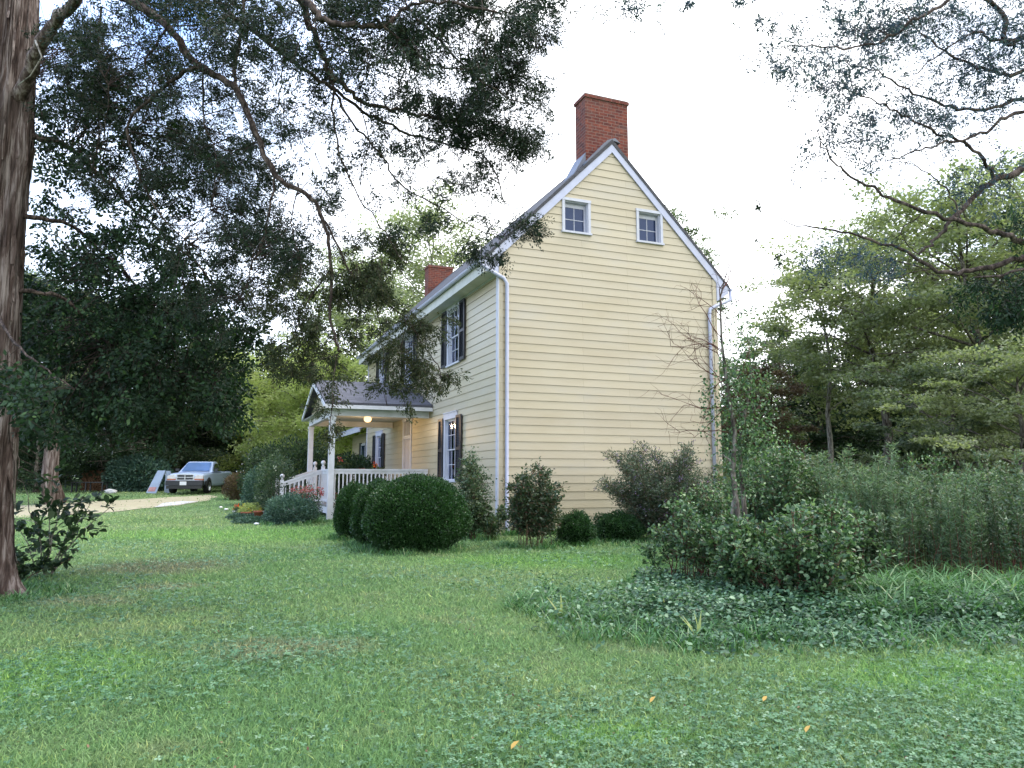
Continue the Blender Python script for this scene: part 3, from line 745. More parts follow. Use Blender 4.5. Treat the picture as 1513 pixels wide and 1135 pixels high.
for y_ in (S0, S1):
    railing((XS+.05, y_), (PX-.05, y_), .17, DZ, 9)
    for x_, zb in ((PX, DZ), (XS, .0)):
        top = zb+(1.17 if zb else 1.30)
        mb = MB(); mb.box(x_-.055, x_+.055, y_-.055, y_+.055, zb, top)
        mb.lathe([(.02,0),(.045,.02),(.03,.045),(.06,.08),(.075,.12),(.06,.165),(.02,.19)], (x_, y_, top), 10); pb(mb, 'newel_post', M['porchwhite'])
for i in range(3):
    mb = MB(); x1_ = PX-.075-i*.36; zt_ = DZ-.14*(i+1)
    mb.box(x1_-.36, x1_, S0+.06, S1-.06, zt_-.04, zt_); mb.box(x1_-.03, x1_-.001, S0+.07, S1-.07, zt_-.14, zt_-.042); pb(mb, 'step', M['deck'])
# porch lamp
mb = MB(); mb.lathe([(.01,-.20),(.07,-.185),(.115,-.14),(.13,-.09),(.115,-.04),(.07,.0),(.05,.02)], (-1.55, 8.3, 3.42), 18); pb(mb, 'lamp', M['lamp'], smooth=True)
mb = MB(); mb.lathe([(.10,0),(.10,.025)], (-1.55, 8.3, 3.441), 14); pb(mb, 'lamp_mount', M['porchwhite'])
ld = bpy.data.lights.new('porch_bulb', 'POINT'); ld.energy = 45; ld.color = (1, .66, .34); ld.shadow_soft_size = .14
lo = bpy.data.objects.new('porch_bulb', ld); COL.objects.link(lo); lo.location = hw(-1.55, 8.3, 3.2)

# ------------------------------------------------------------------ plants
def ell_pts(n, c, r, shell=0.0, rng=RNG, lump=.0):
    d = rng.normal(size=(n, 3)); d /= np.linalg.norm(d, axis=1, keepdims=True)
    q = rng.random(n)**(1/3.0) if shell == 0 else 1-shell*rng.random(n)**1.5
    if lump:
        q = q*(1+lump*(np.sin(d[:,0]*5+2)*np.cos(d[:,1]*6+1)+np.sin(d[:,2]*6+d[:,0]*3)*.5+.35*np.sin(d[:,0]*13)*np.cos(d[:,1]*12+d[:,2]*9)))
    return d*q[:, None]*np.array(r)+np.array(c), d
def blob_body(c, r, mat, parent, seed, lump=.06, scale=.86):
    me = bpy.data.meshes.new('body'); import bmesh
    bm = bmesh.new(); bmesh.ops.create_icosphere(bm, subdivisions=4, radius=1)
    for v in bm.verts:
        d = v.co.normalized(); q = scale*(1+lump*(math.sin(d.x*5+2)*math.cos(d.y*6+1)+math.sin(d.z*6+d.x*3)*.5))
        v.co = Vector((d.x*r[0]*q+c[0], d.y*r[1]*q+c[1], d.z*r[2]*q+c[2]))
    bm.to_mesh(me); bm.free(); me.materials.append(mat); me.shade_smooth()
    o = bpy.data.objects.new('stems', me); COL.objects.link(o); o.parent = parent; return o  # dark solid body, no real stems; inner shade of the bush as colour
M['shadecore'] = simple('boxwood_shade_core', (.008,.018,.007), .95, .05, .3)  # near-black green standing in for shade among the inner leaves
def boxwood(px, D, rx, rz, label, n, ry=None, seed=1, leaf=.028, lump=.07):
    g = GD(px, D); r = empty('boxwood', g, label, 'boxwood', 'clipped boxwoods by the house'); rng = np.random.default_rng(seed)
    R = (rx, ry or rx, rz*.56); c = (0, 0, rz*.46)
    O, d = ell_pts(n, c, R, .16, rng, lump); O[:, 2] = np.maximum(O[:, 2], .01+.05*rng.random(n))
    k_ = rng.random(n) < .08; O[k_] += (d*(rng.random(n)*.07)[:, None])[k_]; dd = d+rng.normal(size=d.shape)*.6; dd[:, 2] += .2
    cl = .5+.5*np.sin(O[:,0]*14+seed)*np.cos(O[:,1]*13)*np.sin(O[:,2]*15)
    leaves('foliage', O, dd, leaf*.6, leaf*(.8+.5*rng.random(n)), M['box'], r, T_DIA, np.clip(.35*cl+.65*rng.random(n), 0, 1), rng=rng)
    blob_body(c, R, M['shadecore'], r, seed, lump)
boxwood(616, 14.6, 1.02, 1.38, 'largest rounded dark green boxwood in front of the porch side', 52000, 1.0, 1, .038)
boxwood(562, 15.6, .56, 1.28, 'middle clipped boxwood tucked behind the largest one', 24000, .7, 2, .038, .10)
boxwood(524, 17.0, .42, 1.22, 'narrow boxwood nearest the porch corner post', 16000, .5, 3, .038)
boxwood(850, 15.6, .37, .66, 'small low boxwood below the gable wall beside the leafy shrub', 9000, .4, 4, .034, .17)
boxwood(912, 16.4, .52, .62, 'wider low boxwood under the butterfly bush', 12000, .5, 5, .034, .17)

def stems_leaves(name, g, n_st, H, spread, nleaf, lw, ll, lmat, smat, label, cat, seed, T=T_OVAL, r0=.008, group=None, base=.12, low=.15, droop=.0, side=6, wig=.12, cl=.16, wide=1.0, twigr=.004, nb=.45, tops=None, tmat=None, hmin=.55):
    """multi-stem shrub: curved stems, twigs and leaves round the twigs"""
    rng = np.random.default_rng(seed); r = empty(name, g, label, cat, group); st = MB(); LO = []; LD = []; TO = []
    for i in range(n_st):
        a = rng.random()*6.283; q = rng.random()**.6; b = np.array([math.cos(a)*base*rng.random(), math.sin(a)*base*rng.random(), 0])
        h = H*(hmin+(1-hmin)*rng.random())*(1-.25*q); e = np.array([math.cos(a)*spread*q*wide, math.sin(a)*spread*q, h])
        pts = []; ns = 6
        for k in range(ns+1):
            t_ = k/ns; p_ = b+(e-b)*np.array([t_**1.3, t_**1.3, t_*(1.0+droop)-droop*t_*t_*1.0]); p_ = p_+rng.normal(size=3)*wig*H*.10*(k > 0); pts.append(p_)
        st.tube(pts, [r0*(1-.75*k/ns) for k in range(ns+1)], 4)
        m = max(1, int(nleaf/n_st/7))
        for j in range(m):
            t_ = low+(1-low)*rng.random()**.8; idx = t_*ns; k = min(ns-1, int(idx)); p_ = pts[k]+(pts[k+1]-pts[k])*(idx-k)
            tw = rng.normal(size=3); tw[2] = abs(tw[2])*.7; tw /= np.linalg.norm(tw); ln = cl*H*(.5+rng.random())*(1.15-.5*t_)
            q_ = p_+tw*ln
            if q_[2] < .03: q_[2] = .03
            if rng.random() < .5: st.tube([p_, (p_+q_)/2+[0,0,.015], q_], [twigr, twigr*.8, twigr*.5], 3, False)
            for z_ in range(7):
                f_ = .25+.75*(z_+rng.random())/7; LO.append(p_+(q_-p_)*f_+rng.normal(size=3)*.015*H); LD.append(tw+rng.normal(size=3)*.8+[0,0,-droop*.6])
            if tops: TO.append(q_)
    st.build('stems', smat, r)
    LO = np.array(LO); LD = np.array(LD); n = len(LO); LO[:, 2] = np.maximum(LO[:, 2], .02)
    leaves('foliage', LO, LD, lw*(.7+.6*rng.random(n)), ll*(.7+.6*rng.random(n)), lmat, r, T, nbias=nb, rng=rng)
    if tops:
        TO = np.array(TO); TO = TO[rng.random(len(TO)) < tops]; k = np.repeat(TO, 8, 0)+rng.normal(size=(len(TO)*8, 3))*.03
        leaves('flowers', k, rnd_dir(len(k), .3, 1, rng), .022, .03, tmat, r, T_DIA, rng=rng)
    return r
stems_leaves('leafy_shrub', GD(697, 17.0), 12, 2.15, .42, 8500, .032, .055, M['shrub'], M['stem'], 'tall pale leafy shrub against the front wall window', 'shrub', 21, hmin=.35, wide=.8)
stems_leaves('leafy_shrub', GD(722, 16.8), 9, 1.0, .42, 2600, .035, .06, M['shrub'], M['stem'], 'short sprawling shrub at the foot of the corner board', 'shrub', 22)
stems_leaves('leafy_shrub', GD(788, 15.2), 20, 1.85, .66, 8200, .038, .065, M['rosy'], M['stem'], 'bushy shrub with bare lower stems in front of the gable downspout', 'shrub', 23, low=.2, hmin=.5, base=.42)
b_ = stems_leaves('butterfly_bush', GD(980, 16.6), 60, 2.35, 1.45, 42000, .020, .075, M['bfly'], M['stem'], 'grey green butterfly bush with arching stems against the gable wall', 'bush', 24, T=T_DIA, low=.05, droop=.25, base=.35, cl=.12, wide=1.0, tops=.05, tmat=M['purpleflower'], nb=.2, hmin=.5)

# vine wrapped sapling by the right corner
def sapling():
    D = 9.7; g = GD(1090, D); r = empty('bare_sapling', g, 'thin leaning sapling with bare twigs at the right house corner', 'sapling'); rng = np.random.default_rng(31)
    def rel(px, py, dD=0): return P(px, py, D+dD)-g
    main = [rel(1092, 874), rel(1094, 820), rel(1090, 760), rel(1083, 700), rel(1086, 640), rel(1074, 570, .1), rel(1066, 500, .1), rel(1064, 440, .1), rel(1074, 400), rel(1088, 372)]
    tr = MB(); tr.tube(main, [.050,.042,.038,.034,.029,.024,.018,.010,.005,.002], 8); tr.build('trunk', M['greybark'], r, smooth=True)
    tr = MB(); tr.tube([rel(1108, 890, .1), rel(1104, 800, .1), rel(1098, 730, .1), rel(1092, 660, .2), rel(1110, 560, .3), rel(1106, 500, .4)], [.05,.042,.03,.024,.014,.004], 6); tr.build('trunk', M['greybark'], r, smooth=True)
    tr = MB(); tr.tube([rel(1070, 880, .2), rel(1078, 800, .2), rel(1083, 740, .1)], [.03,.024,.018], 6)
    tr.tube([rel(1086, 694), rel(1078, 680), rel(1068, 672)], [.022,.018,.012], 6); tr.build('branch', M['palebark'], r)
    tw = MB(); LO = []; LD = []
    def twig(p, d_, ln, rr, lev):
        pts = [p]; q = p; dd = d_/np.linalg.norm(d_)
        for k in range(4):
            dd = dd+rng.normal(size=3)*.22; dd /= np.linalg.norm(dd); q = q+dd*ln/4; pts.append(q)
        tw.tube(pts, [rr, rr*.85, rr*.7, rr*.5, rr*.3], 3 if lev else 4, False)
        if lev < 2:
            for k in range(4): twig(pts[1+k % 4], dd+rng.normal(size=3)*.8, ln*.55, rr*.55, lev+1)
        return pts
    for (px, py, tx, ty, ln) in ((1066,500,1018,420,.7),(1066,470,1030,430,.5),(1070,540,1010,480,.7),(1072,560,1000,540,.75),(1078,600,1015,600,.7),(1066,450,1085,380,.5),(1082,640,1000,640,.7),(1066,520,1040,500,.5),
                              (1064,440,1050,400,.4),(1090,560,1120,500,.5),(1086,640,1130,600,.5),(1070,480,1100,440,.4),(1070,520,1005,450,.7),(1076,580,1025,530,.6),(1066,430,1084,390,.4),(1080,600,1040,650,.6),(1075,560,1030,590,.6)):
        a = rel(px, py, .1); b = rel(tx, ty, .1+rng.normal()*.25); pts = twig(a, b-a, ln*1.1, .0075, 0)
    tw.build('twigs', M['redstem'], r)
    # vine leaves round the stem
    for (px, py, sx, sy, n) in ((1046, 610, 10, 20, 110), (1045, 575, 8, 14, 50), (1105, 600, 26, 55, 900), (1098, 520, 22, 45, 360), (1092, 690, 24, 45, 700), (1122, 660, 24, 36, 500), (1078, 560, 16, 45, 220), (1070, 640, 16, 40, 200)):
        for _ in range(n): LO.append(rel(px+rng.normal()*sx*.7, py+rng.normal()*sy*.7, .1+rng.normal()*.15))
    LO = np.array(LO); leaves('foliage', LO, rnd_dir(len(LO), -.1, 1, rng), .03, .045, M['tangle'], r, T_OVAL, nbias=.4, rng=rng)
sapling()
TG = 'tangled shrubs round the bare sapling'
stems_leaves('wild_shrub', GD(1015, 9.6), 26, 1.12, .62, 6000, .034, .050, M['tangle'], M['redstem'], 'low wild shrub with bare reddish stems left of the sapling', 'shrub', 41, group=TG, low=.4, base=.35)
stems_leaves('wild_shrub', GD(1175, 8.3), 34, 1.30, .85, 12000, .036, .054, M['tangle'], M['redstem'], 'dense glossy wild shrub right of the sapling', 'shrub', 42, group=TG, base=.4, hmin=.45)
stems_leaves('wild_shrub', GD(1092, 8.7), 20, 1.05, .55, 5000, .035, .052, M['tangle'], M['redstem'], 'wild shrub growing in front of the sapling trunk foot', 'shrub', 43, group=TG, base=.3, low=.35)
stems_leaves('wild_shrub', GD(1060, 11.8), 22, 1.40, .75, 8000, .034, .052, M['tangle'], M['stem'], 'light green wild shrub between sapling and butterfly bush', 'shrub', 44, group=TG)
stems_leaves('wild_shrub', GD(1135, 12.5), 30, 2.25, .85, 15000, .036, .055, M['tangle'], M['stem'], 'taller wild shrub behind the sapling', 'shrub', 45, group=TG)
stems_leaves('wild_shrub', GD(1215, 10.2), 20, 1.25, .7, 7500, .034, .052, M['tangle'], M['stem'], 'wild shrub between the sapling thicket and the tall weeds', 'shrub', 46, group=TG)
GW = 'bushes standing among the tall weeds'
stems_leaves('weedy_bush', GD(1262, 12.2), 22, 1.75, .75, 8500, .03, .055, M['shrub'], M['stem'], 'pale rounded bush at the left end of the tall weeds', 'bush', 91, group=GW)
stems_leaves('weedy_bush', GD(1385, 13.6), 26, 2.0, 1.0, 11000, .03, .055, M['tangle'], M['stem'], 'tallest green bush rising from the middle of the weeds', 'bush', 92, group=GW)
stems_leaves('weedy_bush', GD(1500, 12.4), 22, 1.7, .9, 9000, .03, .055, M['weed'], M['stem'], 'grey green bush in the weeds at the right frame edge', 'bush', 93, group=GW)
stems_leaves('leafy_sapling', GD(78, 10.8), 7, 1.75, .80, 470, .08, .12, M['deepgreen'], M['palebark'], 'young broad leaved saplings beside the big trunk', 'sapling', 47, r0=.014, low=.2, twigr=.006, nb=.7, cl=.2, hmin=.5)
stems_leaves('leafy_sapling', GD(45, 10.3), 8, .5, .6, 600, .06, .09, M['deepgreen'], M['stem'], 'low dark sprouts at the foot of the young saplings', 'sapling', 48, nb=.6)

# tall weeds (uncountable)
def weeds(name, pts, H, mat, label, seed, lw, ll, per, cat, T=T_DIA, stem=True):
    rng = np.random.default_rng(seed); n = len(pts); st = MB(); LO = []; LD = []; TT = []
    for (x_, y_) in pts:
        h = H(x_, y_)*(.65+.45*rng.random()); b = np.array([x_, y_, float(zt(x_, y_))]); le = rng.normal(size=2)*.12*h
        pp = [b, b+[le[0]*.3, le[1]*.3, h*.5], b+[le[0], le[1], h]]
        if stem: st.tube(pp, [.006, .004, .002], 3, False)
        m = int(per*h); t_ = rng.random(m)**.75; t_ = .22+.78*t_
        q = np.outer(1-t_, pp[0])+np.outer(t_, pp[2]); d_ = rng.normal(size=(m, 3)); d_[:, 2] = .35*np.abs(d_[:, 2])+.35; LO.append(q+rng.normal(size=q.shape)*.02); LD.append(d_); TT.append(np.clip(.5*rng.random(m)+.5*t_**1.5, 0, .97))
    LO = np.concatenate(LO); LD = np.concatenate(LD)
    r = empty(name, (0, 0, 0), label, cat); r['kind'] = 'stuff'
    if stem: st.build('stems', M['redstem'], r)
    k = len(LO); leaves('foliage', LO, LD, lw*(.7+.6*rng.random(k)), ll*(.6+.8*rng.random(k)), mat, r, T, np.concatenate(TT), nbias=.3, rng=rng)
rng = np.random.default_rng(51)
pts = []
while len(pts) < 1300:
    y_ = 9.6+rng.random()*9; px = 1215+rng.random()*420; x_ = (px-756.5)/1108*y_
    if px < 1215+ (0 if y_ > 11 else (11-y_)*40)*1: continue
    pts.append((x_, y_))
def wn(a, b): return math.sin(a*1.3+1.7*math.sin(b*.9))*math.cos(b*1.1+a*.5)+.6*math.sin(a*2.9+b*2.3)
W1 = [p for p in pts if wn(*p) > .25]; W2 = [p for p in pts if -.45 < wn(*p) <= .3]; W3 = [p for p in pts if wn(*p) <= -.4]
weeds('tall_weeds', W1, lambda a, b: 1.30+.16*wn(a*1.7, b)+.30*wn(a*.55+2, b*.5), M['weed'], 'head high goldenrod clumps filling the right of the yard', 52, .015, .075, 170, 'weeds')
weeds('leafy_weeds', W2, lambda a, b: 1.10+.20*wn(a*2.1+1, b)+.25*wn(a*.6, b*.5+1), M['shrub'], 'broader leaved weeds between the goldenrod clumps', 57, .026, .055, 130, 'weeds', T_OVAL)
weeds('grey_weeds', W3, lambda a, b: 1.25+.2*wn(a*1.9, b+2)+.28*wn(a*.5+4, b*.5), M['shrub'], 'greyish bushy weeds among the goldenrod', 58, .015, .06, 150, 'weeds')
pts = []
while len(pts) < 420:
    y_ = 19+rng.random()*9; px = 1065+rng.random()*480; pts.append(((px-756.5)/1108*y_, y_))
weeds('field_brush', pts, lambda a, b: 1.6+.25*math.sin(a*1.7), M['midgreen'], 'brushy undergrowth at the edge of the right hand trees', 53, .05, .16, 60, 'undergrowth')
# long arching grass
rng = np.random.default_rng(54); O = []; dd = []; 
LGH = []
for _ in range(190):
    px = 1225+rng.random()*340; y_ = 7.3+rng.random()*2.4; x_ = (px-756.5)/1108*y_
    m = int(14+34*rng.random()); LGH += [.55+.75*rng.random()]*m; a = rng.random(m)*6.283; O.append(np.stack([x_+rng.normal(size=m)*.06, y_+rng.normal(size=m)*.06, np.zeros(m)+float(zt(x_, y_))], 1))
    dd.append(np.stack([np.cos(a)*.55, np.sin(a)*.55, .6+.6*rng.random(m)], 1))
O = np.concatenate(O); dd = np.concatenate(dd); n = len(O)
def arch(name, O, dd, w, l, mat, label, cat, rng):
    d_ = dd/np.linalg.norm(dd, axis=1, keepdims=True); out = -np.cross(np.cross(d_, [0,0,1.]), d_)  # bends downward
    x_ = np.cross(d_, [0,0,1.]); x_ /= np.linalg.norm(x_, axis=1, keepdims=True)+1e-9; z_ = np.cross(x_, d_); z_ = -z_*np.sign(z_[:, 2:3]+1e-9)
    Mx = np.stack([x_, d_, z_], 2); V, fk, K = batch(T_ARCH, Mx, O, w, l)
    o = np_mesh(name, V, fk, mat, tint=np.repeat(rng.random(len(O)), K)); tag(o, label, cat, None, 'stuff'); return o
arch('long_grass', O, dd, .015, np.array(LGH)*(.26+.26*rng.random(n)), M['longgrass'], 'long blue green arching grass beside the wild shrubs', 'grass', rng)
O = []; dd = []
for _ in range(110):
    px = 750+rng.random()*330; py = 868+rng.random()*40+(px-750)*.12; g = G(px, py); m = 22; a = rng.random(m)*6.283
    O.append(np.stack([g[0]+rng.normal(size=m)*.05, g[1]+rng.normal(size=m)*.05, np.zeros(m)+g[2]], 1)); dd.append(np.stack([np.cos(a)*.6, np.sin(a)*.6, .5+.6*rng.random(m)], 1))
O = np.concatenate(O); dd = np.concatenate(dd)
arch('tufty_grass', O, dd, .010, .13+.12*rng.random(len(O)), M['longgrass'], 'tufts of taller grass along the edge of the ivy patch', 'grass', rng)
O = []; dd = []; UH = []
def tuft_at(x_, y_, m, h):
    a = rng.random(m)*6.283; O.append(np.stack([x_+rng.normal(size=m)*.07, y_+rng.normal(size=m)*.07, np.zeros(m)+float(zt(x_, y_))], 1)); dd.append(np.stack([np.cos(a)*.4, np.sin(a)*.4, .8+.5*rng.random(m)], 1)); UH.extend([h]*m)
for _ in range(420):
    if rng.random() < .55: q = hw(rng.random()*6.6, -.08-.35*rng.random()**2, 0)
    else: q = hw(-.08-.35*rng.random()**2, rng.random()*6, 0)
    tuft_at(q[0], q[1], 16, .12+.16*rng.random())
for (px, D_, r_) in ((618,14.6,1.0),(562,15.6,.6),(524,17,.45),(850,15.6,.42),(912,16.4,.55),(788,15.2,.55),(697,16.9,.45),(960,16,1.2),(1015,9.6,.8),(432,21.2,.8)):
    c_ = GD(px, D_)
    for _ in range(46): a = rng.random()*6.283; q = r_*(.85+.3*rng.random()); tuft_at(c_[0]+q*math.cos(a), c_[1]+q*math.sin(a), 12, .10+.10*rng.random())
for _ in range(160):
    tr_ = G(-37, 884); a = rng.random()*6.283; q = .48+.5*rng.random()**2; tuft_at(tr_[0]+q*math.cos(a), tr_[1]+q*math.sin(a), 10, .06+.1*rng.random())
for _ in range(260):
    px = 800+rng.random()*700; g_ = G(px, 895+75*rng.random()-(max(0, 1000-px))*.14); tuft_at(g_[0], g_[1], 9, .09+.12*rng.random())
O = np.concatenate(O); dd = np.concatenate(dd); UH = np.array(UH)
arch('uncut_grass', O, dd, .010, UH*(.7+.6*rng.random(len(O))), M['longgrass'], 'taller uncut grass along the house wall and around shrub feet', 'grass', rng)
# ivy groundcover: broad leaves
O = []
for _ in range(26000):
    px = 800+rng.random()*760; lo_ = 905-.0*(px-800) if px > 1000 else 905-(1000-px)*.14; hi = 952-(.13*(1000-px) if px < 1000 else 0)-(8 if px > 1300 else 0)+11*math.sin(px*.031)+7*math.sin(px*.083+1)+4*math.sin(px*.19)
    if rng.random() > .15+.85*min(1, max(0, (px-830)/230)): continue
    py = lo_+(hi-lo_)*rng.random()-10*rng.random(); g = G(px, py); ramp_ = min(1, (hi-py)/40+.25); O.append((g[0]+rng.normal()*.14, g[1]+rng.normal()*.16*(1 if rng.random() < .8 else 2.2), g[2]+.01+(.10+.16*(.5+.5*math.sin(g[0]*5+2*math.sin(g[1]*4))))*rng.random()*ramp_))
for _ in range(15000):
    px = 940+rng.random()*330; g = G(px, 860+rng.random()*60); O.append((g[0], g[1], g[2]+.02+.2*rng.random()))
O = np.array(O); rng = np.random.default_rng(56); k = len(O)
o = leaves('ivy_cover', O, rnd_dir(k, 0, .35, rng), .034*(.5+1.1*rng.random(k)), .044*(.5+1.0*rng.random(k)), M['ivy'], None, T_OVAL, nbias=.6, rng=rng)
tag(o, 'low dark ivy and violets under the wild shrubs', 'groundcover', None, 'stuff')
# a few single broad strap leaves in the patch
for (px, py, lab) in ((985, 888, 'upright yellow green strap leaf in the ivy'), (1030, 925, 'broad pale strap leaves at the front edge of the ivy'), (828, 893, 'small strap leaves at the left tip of the ivy patch')):
    g = G(px, py+22); r = empty('strap_plant', g, lab, 'plant'); m = 4; a = np.array([.3, 2.2, 4.0, 5.2])
    d_ = np.stack([np.cos(a)*.35, np.sin(a)*.35, np.ones(m)], 1); leaves('foliage', np.zeros((m, 3)), d_, .035, .24, M['yellowgreen'], r, T_BLADE, np.array([.9,.7,1,.6]))

# flower bed at the porch steps
def mound(name, px, D, R, n, lw, ll, mat, label, cat, seed, fl=None, nf=0, fs=.03, T=T_OVAL, up=.3, fc=None, fr=None, grp=None):
    rng = np.random.default_rng(seed); g = GD(px, D); r = empty(name, g, label, cat, grp); c = (0, 0, R[2]*.45)
    O, d_ = ell_pts(n, c, (R[0], R[1], R[2]*.58), .55, rng, .14); O[:, 2] = np.maximum(O[:, 2], .02)
    d_ = d_+rng.normal(size=d_.shape)*.6; d_[:, 2] += up
    leaves('foliage', O, d_, lw, ll*(.7+.6*rng.random(n)), mat, r, T, rng=rng, nbias=.3)
    if fl:
        cl, _ = ell_pts(nf, fc or c, fr or (R[0]*1.02, R[1]*1.02, R[2]*.62), .1, rng); cl = cl[cl[:, 2] > R[2]*.3]
        k = np.repeat(cl, 9, 0)+rng.normal(size=(len(cl)*9, 3))*fs*.7; leaves('flowers', k, rnd_dir(len(k), .3, 1, rng), fs, fs*1.3, fl, r, T_DIA, rng=rng)
    st = MB()
    for _ in range(14):
        a = rng.random()*6.28; e = np.array([math.cos(a)*R[0]*.6, math.sin(a)*R[1]*.6, R[2]*.7]); st.tube([(0,0,0), e*.5+[0,0,.05], e], [.008,.006,.003], 3, False)
    st.build('stems', M['stem'], r); return r
mound('blue_green_bush', 432, 21.2, (.72,.6,.78), 9000, .03, .075, M['bluegreen'], 'feathery blue green bush below the stair newel posts', 'bush', 61, T=T_DIA)
mound('red_flower_bush', 455, 21.6, (.42,.35,1.05), 1800, .03, .05, M['shrub'], 'red flowering plant in front of the stair railing', 'flowering plant', 62, M['redflower'], 60, .035, fc=(0,0,.85), fr=(.5,.35,.18))
mound('rose_bush', 408, 24, (.62,.6,1.9), 6500, .04, .07, M['shrub'], 'tall rose bush with pale blooms left of the newel posts', 'bush', 63, M['whiteflower'], 9, .04)
mound('rose_bush', 385, 25.5, (.55,.6,1.5), 5200, .04, .07, M['bluegreen'], 'lower blue green rose bush at the left end of the flower bed', 'bush', 64, M['whiteflower'], 8, .035)
mound('evergreen_bush', 430, 30, (2.0,1.4,2.5), 14000, .06, .11, M['deepgreen'], 'large dark bush behind the porch steps', 'bush', 65)
mound('evergreen_bush', 515, 32, (1.7,1.5,1.9), 14000, .06, .11, M['deepgreen'], 'dark bush seen through the porch in front of the far windows', 'bush', 66)
mound('brown_juniper', 362, 33.5, (.85,.8,1.15), 8000, .03, .13, M['brownleaf'], 'brownish spreading juniper beside the truck tail', 'bush', 67, T=T_DIA, up=.8)
mound('yellow_flower_plant', 372, 23.5, (.34,.3,.42), 1600, .03, .06, M['yellowgreen'], 'yellow flowering plant in a dark pot at the bed edge', 'flowering plant', 68, M['yellowflower'], 16, .03)
mound('orange_flower_plant', 356, 23.8, (.18,.18,.36), 500, .03, .05, M['shrub'], 'orange red flowers at the far left tip of the flower bed', 'flowering plant', 69, M['orangeflower'], 22, .035)
mound('purple_flower_plant', 404, 22.0, (.25,.22,.38), 900, .03, .05, M['midgreen'], 'small purple and pink flowers in front of the rose bushes', 'flowering plant', 70, M['purpleflower'], 14, .03)
mound('silver_edging_plant', 385, 21.3, (.75,.35,.16), 3500, .03, .06, M['bluegreen'], 'low pale blue green edging plants in front of the bed', 'plant', 71)
mound('silver_edging_plant', 362, 22.8, (.5,.3,.14), 2000, .03, .06, M['bluegreen'], 'low pale edging plants at the bed corner nearest the truck', 'plant', 72)
for (px, D, lab, h) in ((385, 22.6, 'dark round flower pot in front of the yellow flowers', .26), (366, 22.9, 'brown flower pot below the orange flowers', .2)):
    g = GD(px, D); mb = MB(); mb.lathe([(.10,0),(.15,h*.8),(.17,h*.82),(.17,h),(.14,h),(.13,h-.04)], (0,0,0), 14); o = mb.build('flower_pot', M['terracotta'], smooth=True); o.location = g; tag(o, lab, 'pot')
for (px, D, lab) in ((329, 27.5, 'white stone nearest the truck at the lawn edge'), (337, 26.5, 'white stone just right of the first by the lawn edge'), (349, 25.5, 'white stone beside the orange flowers'), (382, 20.7, 'pale round stone in front of the edging plants')):
    g = GD(px, D); import bmesh
    me = bpy.data.meshes.new('edging_stone'); bm = bmesh.new(); bmesh.ops.create_icosphere(bm, subdivisions=2, radius=.065)
    for v in bm.verts: v.co *= 1+.2*math.sin(v.co.x*40+px)*math.cos(v.co.y*35); v.co.z *= .6
    bm.to_mesh(me); bm.free(); me.materials.append(M['plate']); o = bpy.data.objects.new('edging_stone', me); COL.objects.link(o); o.location = (g[0], g[1], g[2]+.04); tag(o, lab, 'stone', 'pale stones round the flower bed')
# flowers on the porch (pots behind the railing)
for (lx, ly, h, lab, fl) in ((-2.4, 8.6, 1.55, 'tall red canna in a pot on the porch deck', 'redflower'), (-1.3, 8.0, 1.35, 'potted plant with orange bloom by the porch door', 'orangeflower'), (-1.9, 7.4, 1.15, 'leafy potted plant behind the porch railing', 'redflower')):
    w = hw(lx, ly, DZ+.002); r = empty('potted_plant', w, lab, 'potted plant', 'potted plants on the porch'); rng = np.random.default_rng(int(h*100))
    mb = MB(); mb.lathe([(.11,0),(.16,.26),(.18,.27),(.18,.31),(.15,.31),(.14,.27)], (0,0,0), 12); mb.build('pot', M['terracotta'], r, smooth=True)
    n = 170; t_ = rng.random(n); O = np.stack([rng.normal(size=n)*.13, rng.normal(size=n)*.13, .3+(h-.55)*t_], 1); leaves('foliage', O, rnd_dir(n, .4, 1, rng), .07, .2, M['deepgreen'], r, T_OVAL, rng=rng)
    k = 26; O = np.stack([rng.normal(size=k)*.05, rng.normal(size=k)*.05, h-.25+.22*rng.random(k)], 1); leaves('flowers', O, rnd_dir(k, .3, 1, rng), .05, .07, M[fl], r, T_DIA, rng=rng)
    st = MB(); st.tube([(0,0,.25), (.02,.01,h*.6), (0,0,h-.05)], [.012,.01,.005], 5); st.build('stems', M['stem'], r)

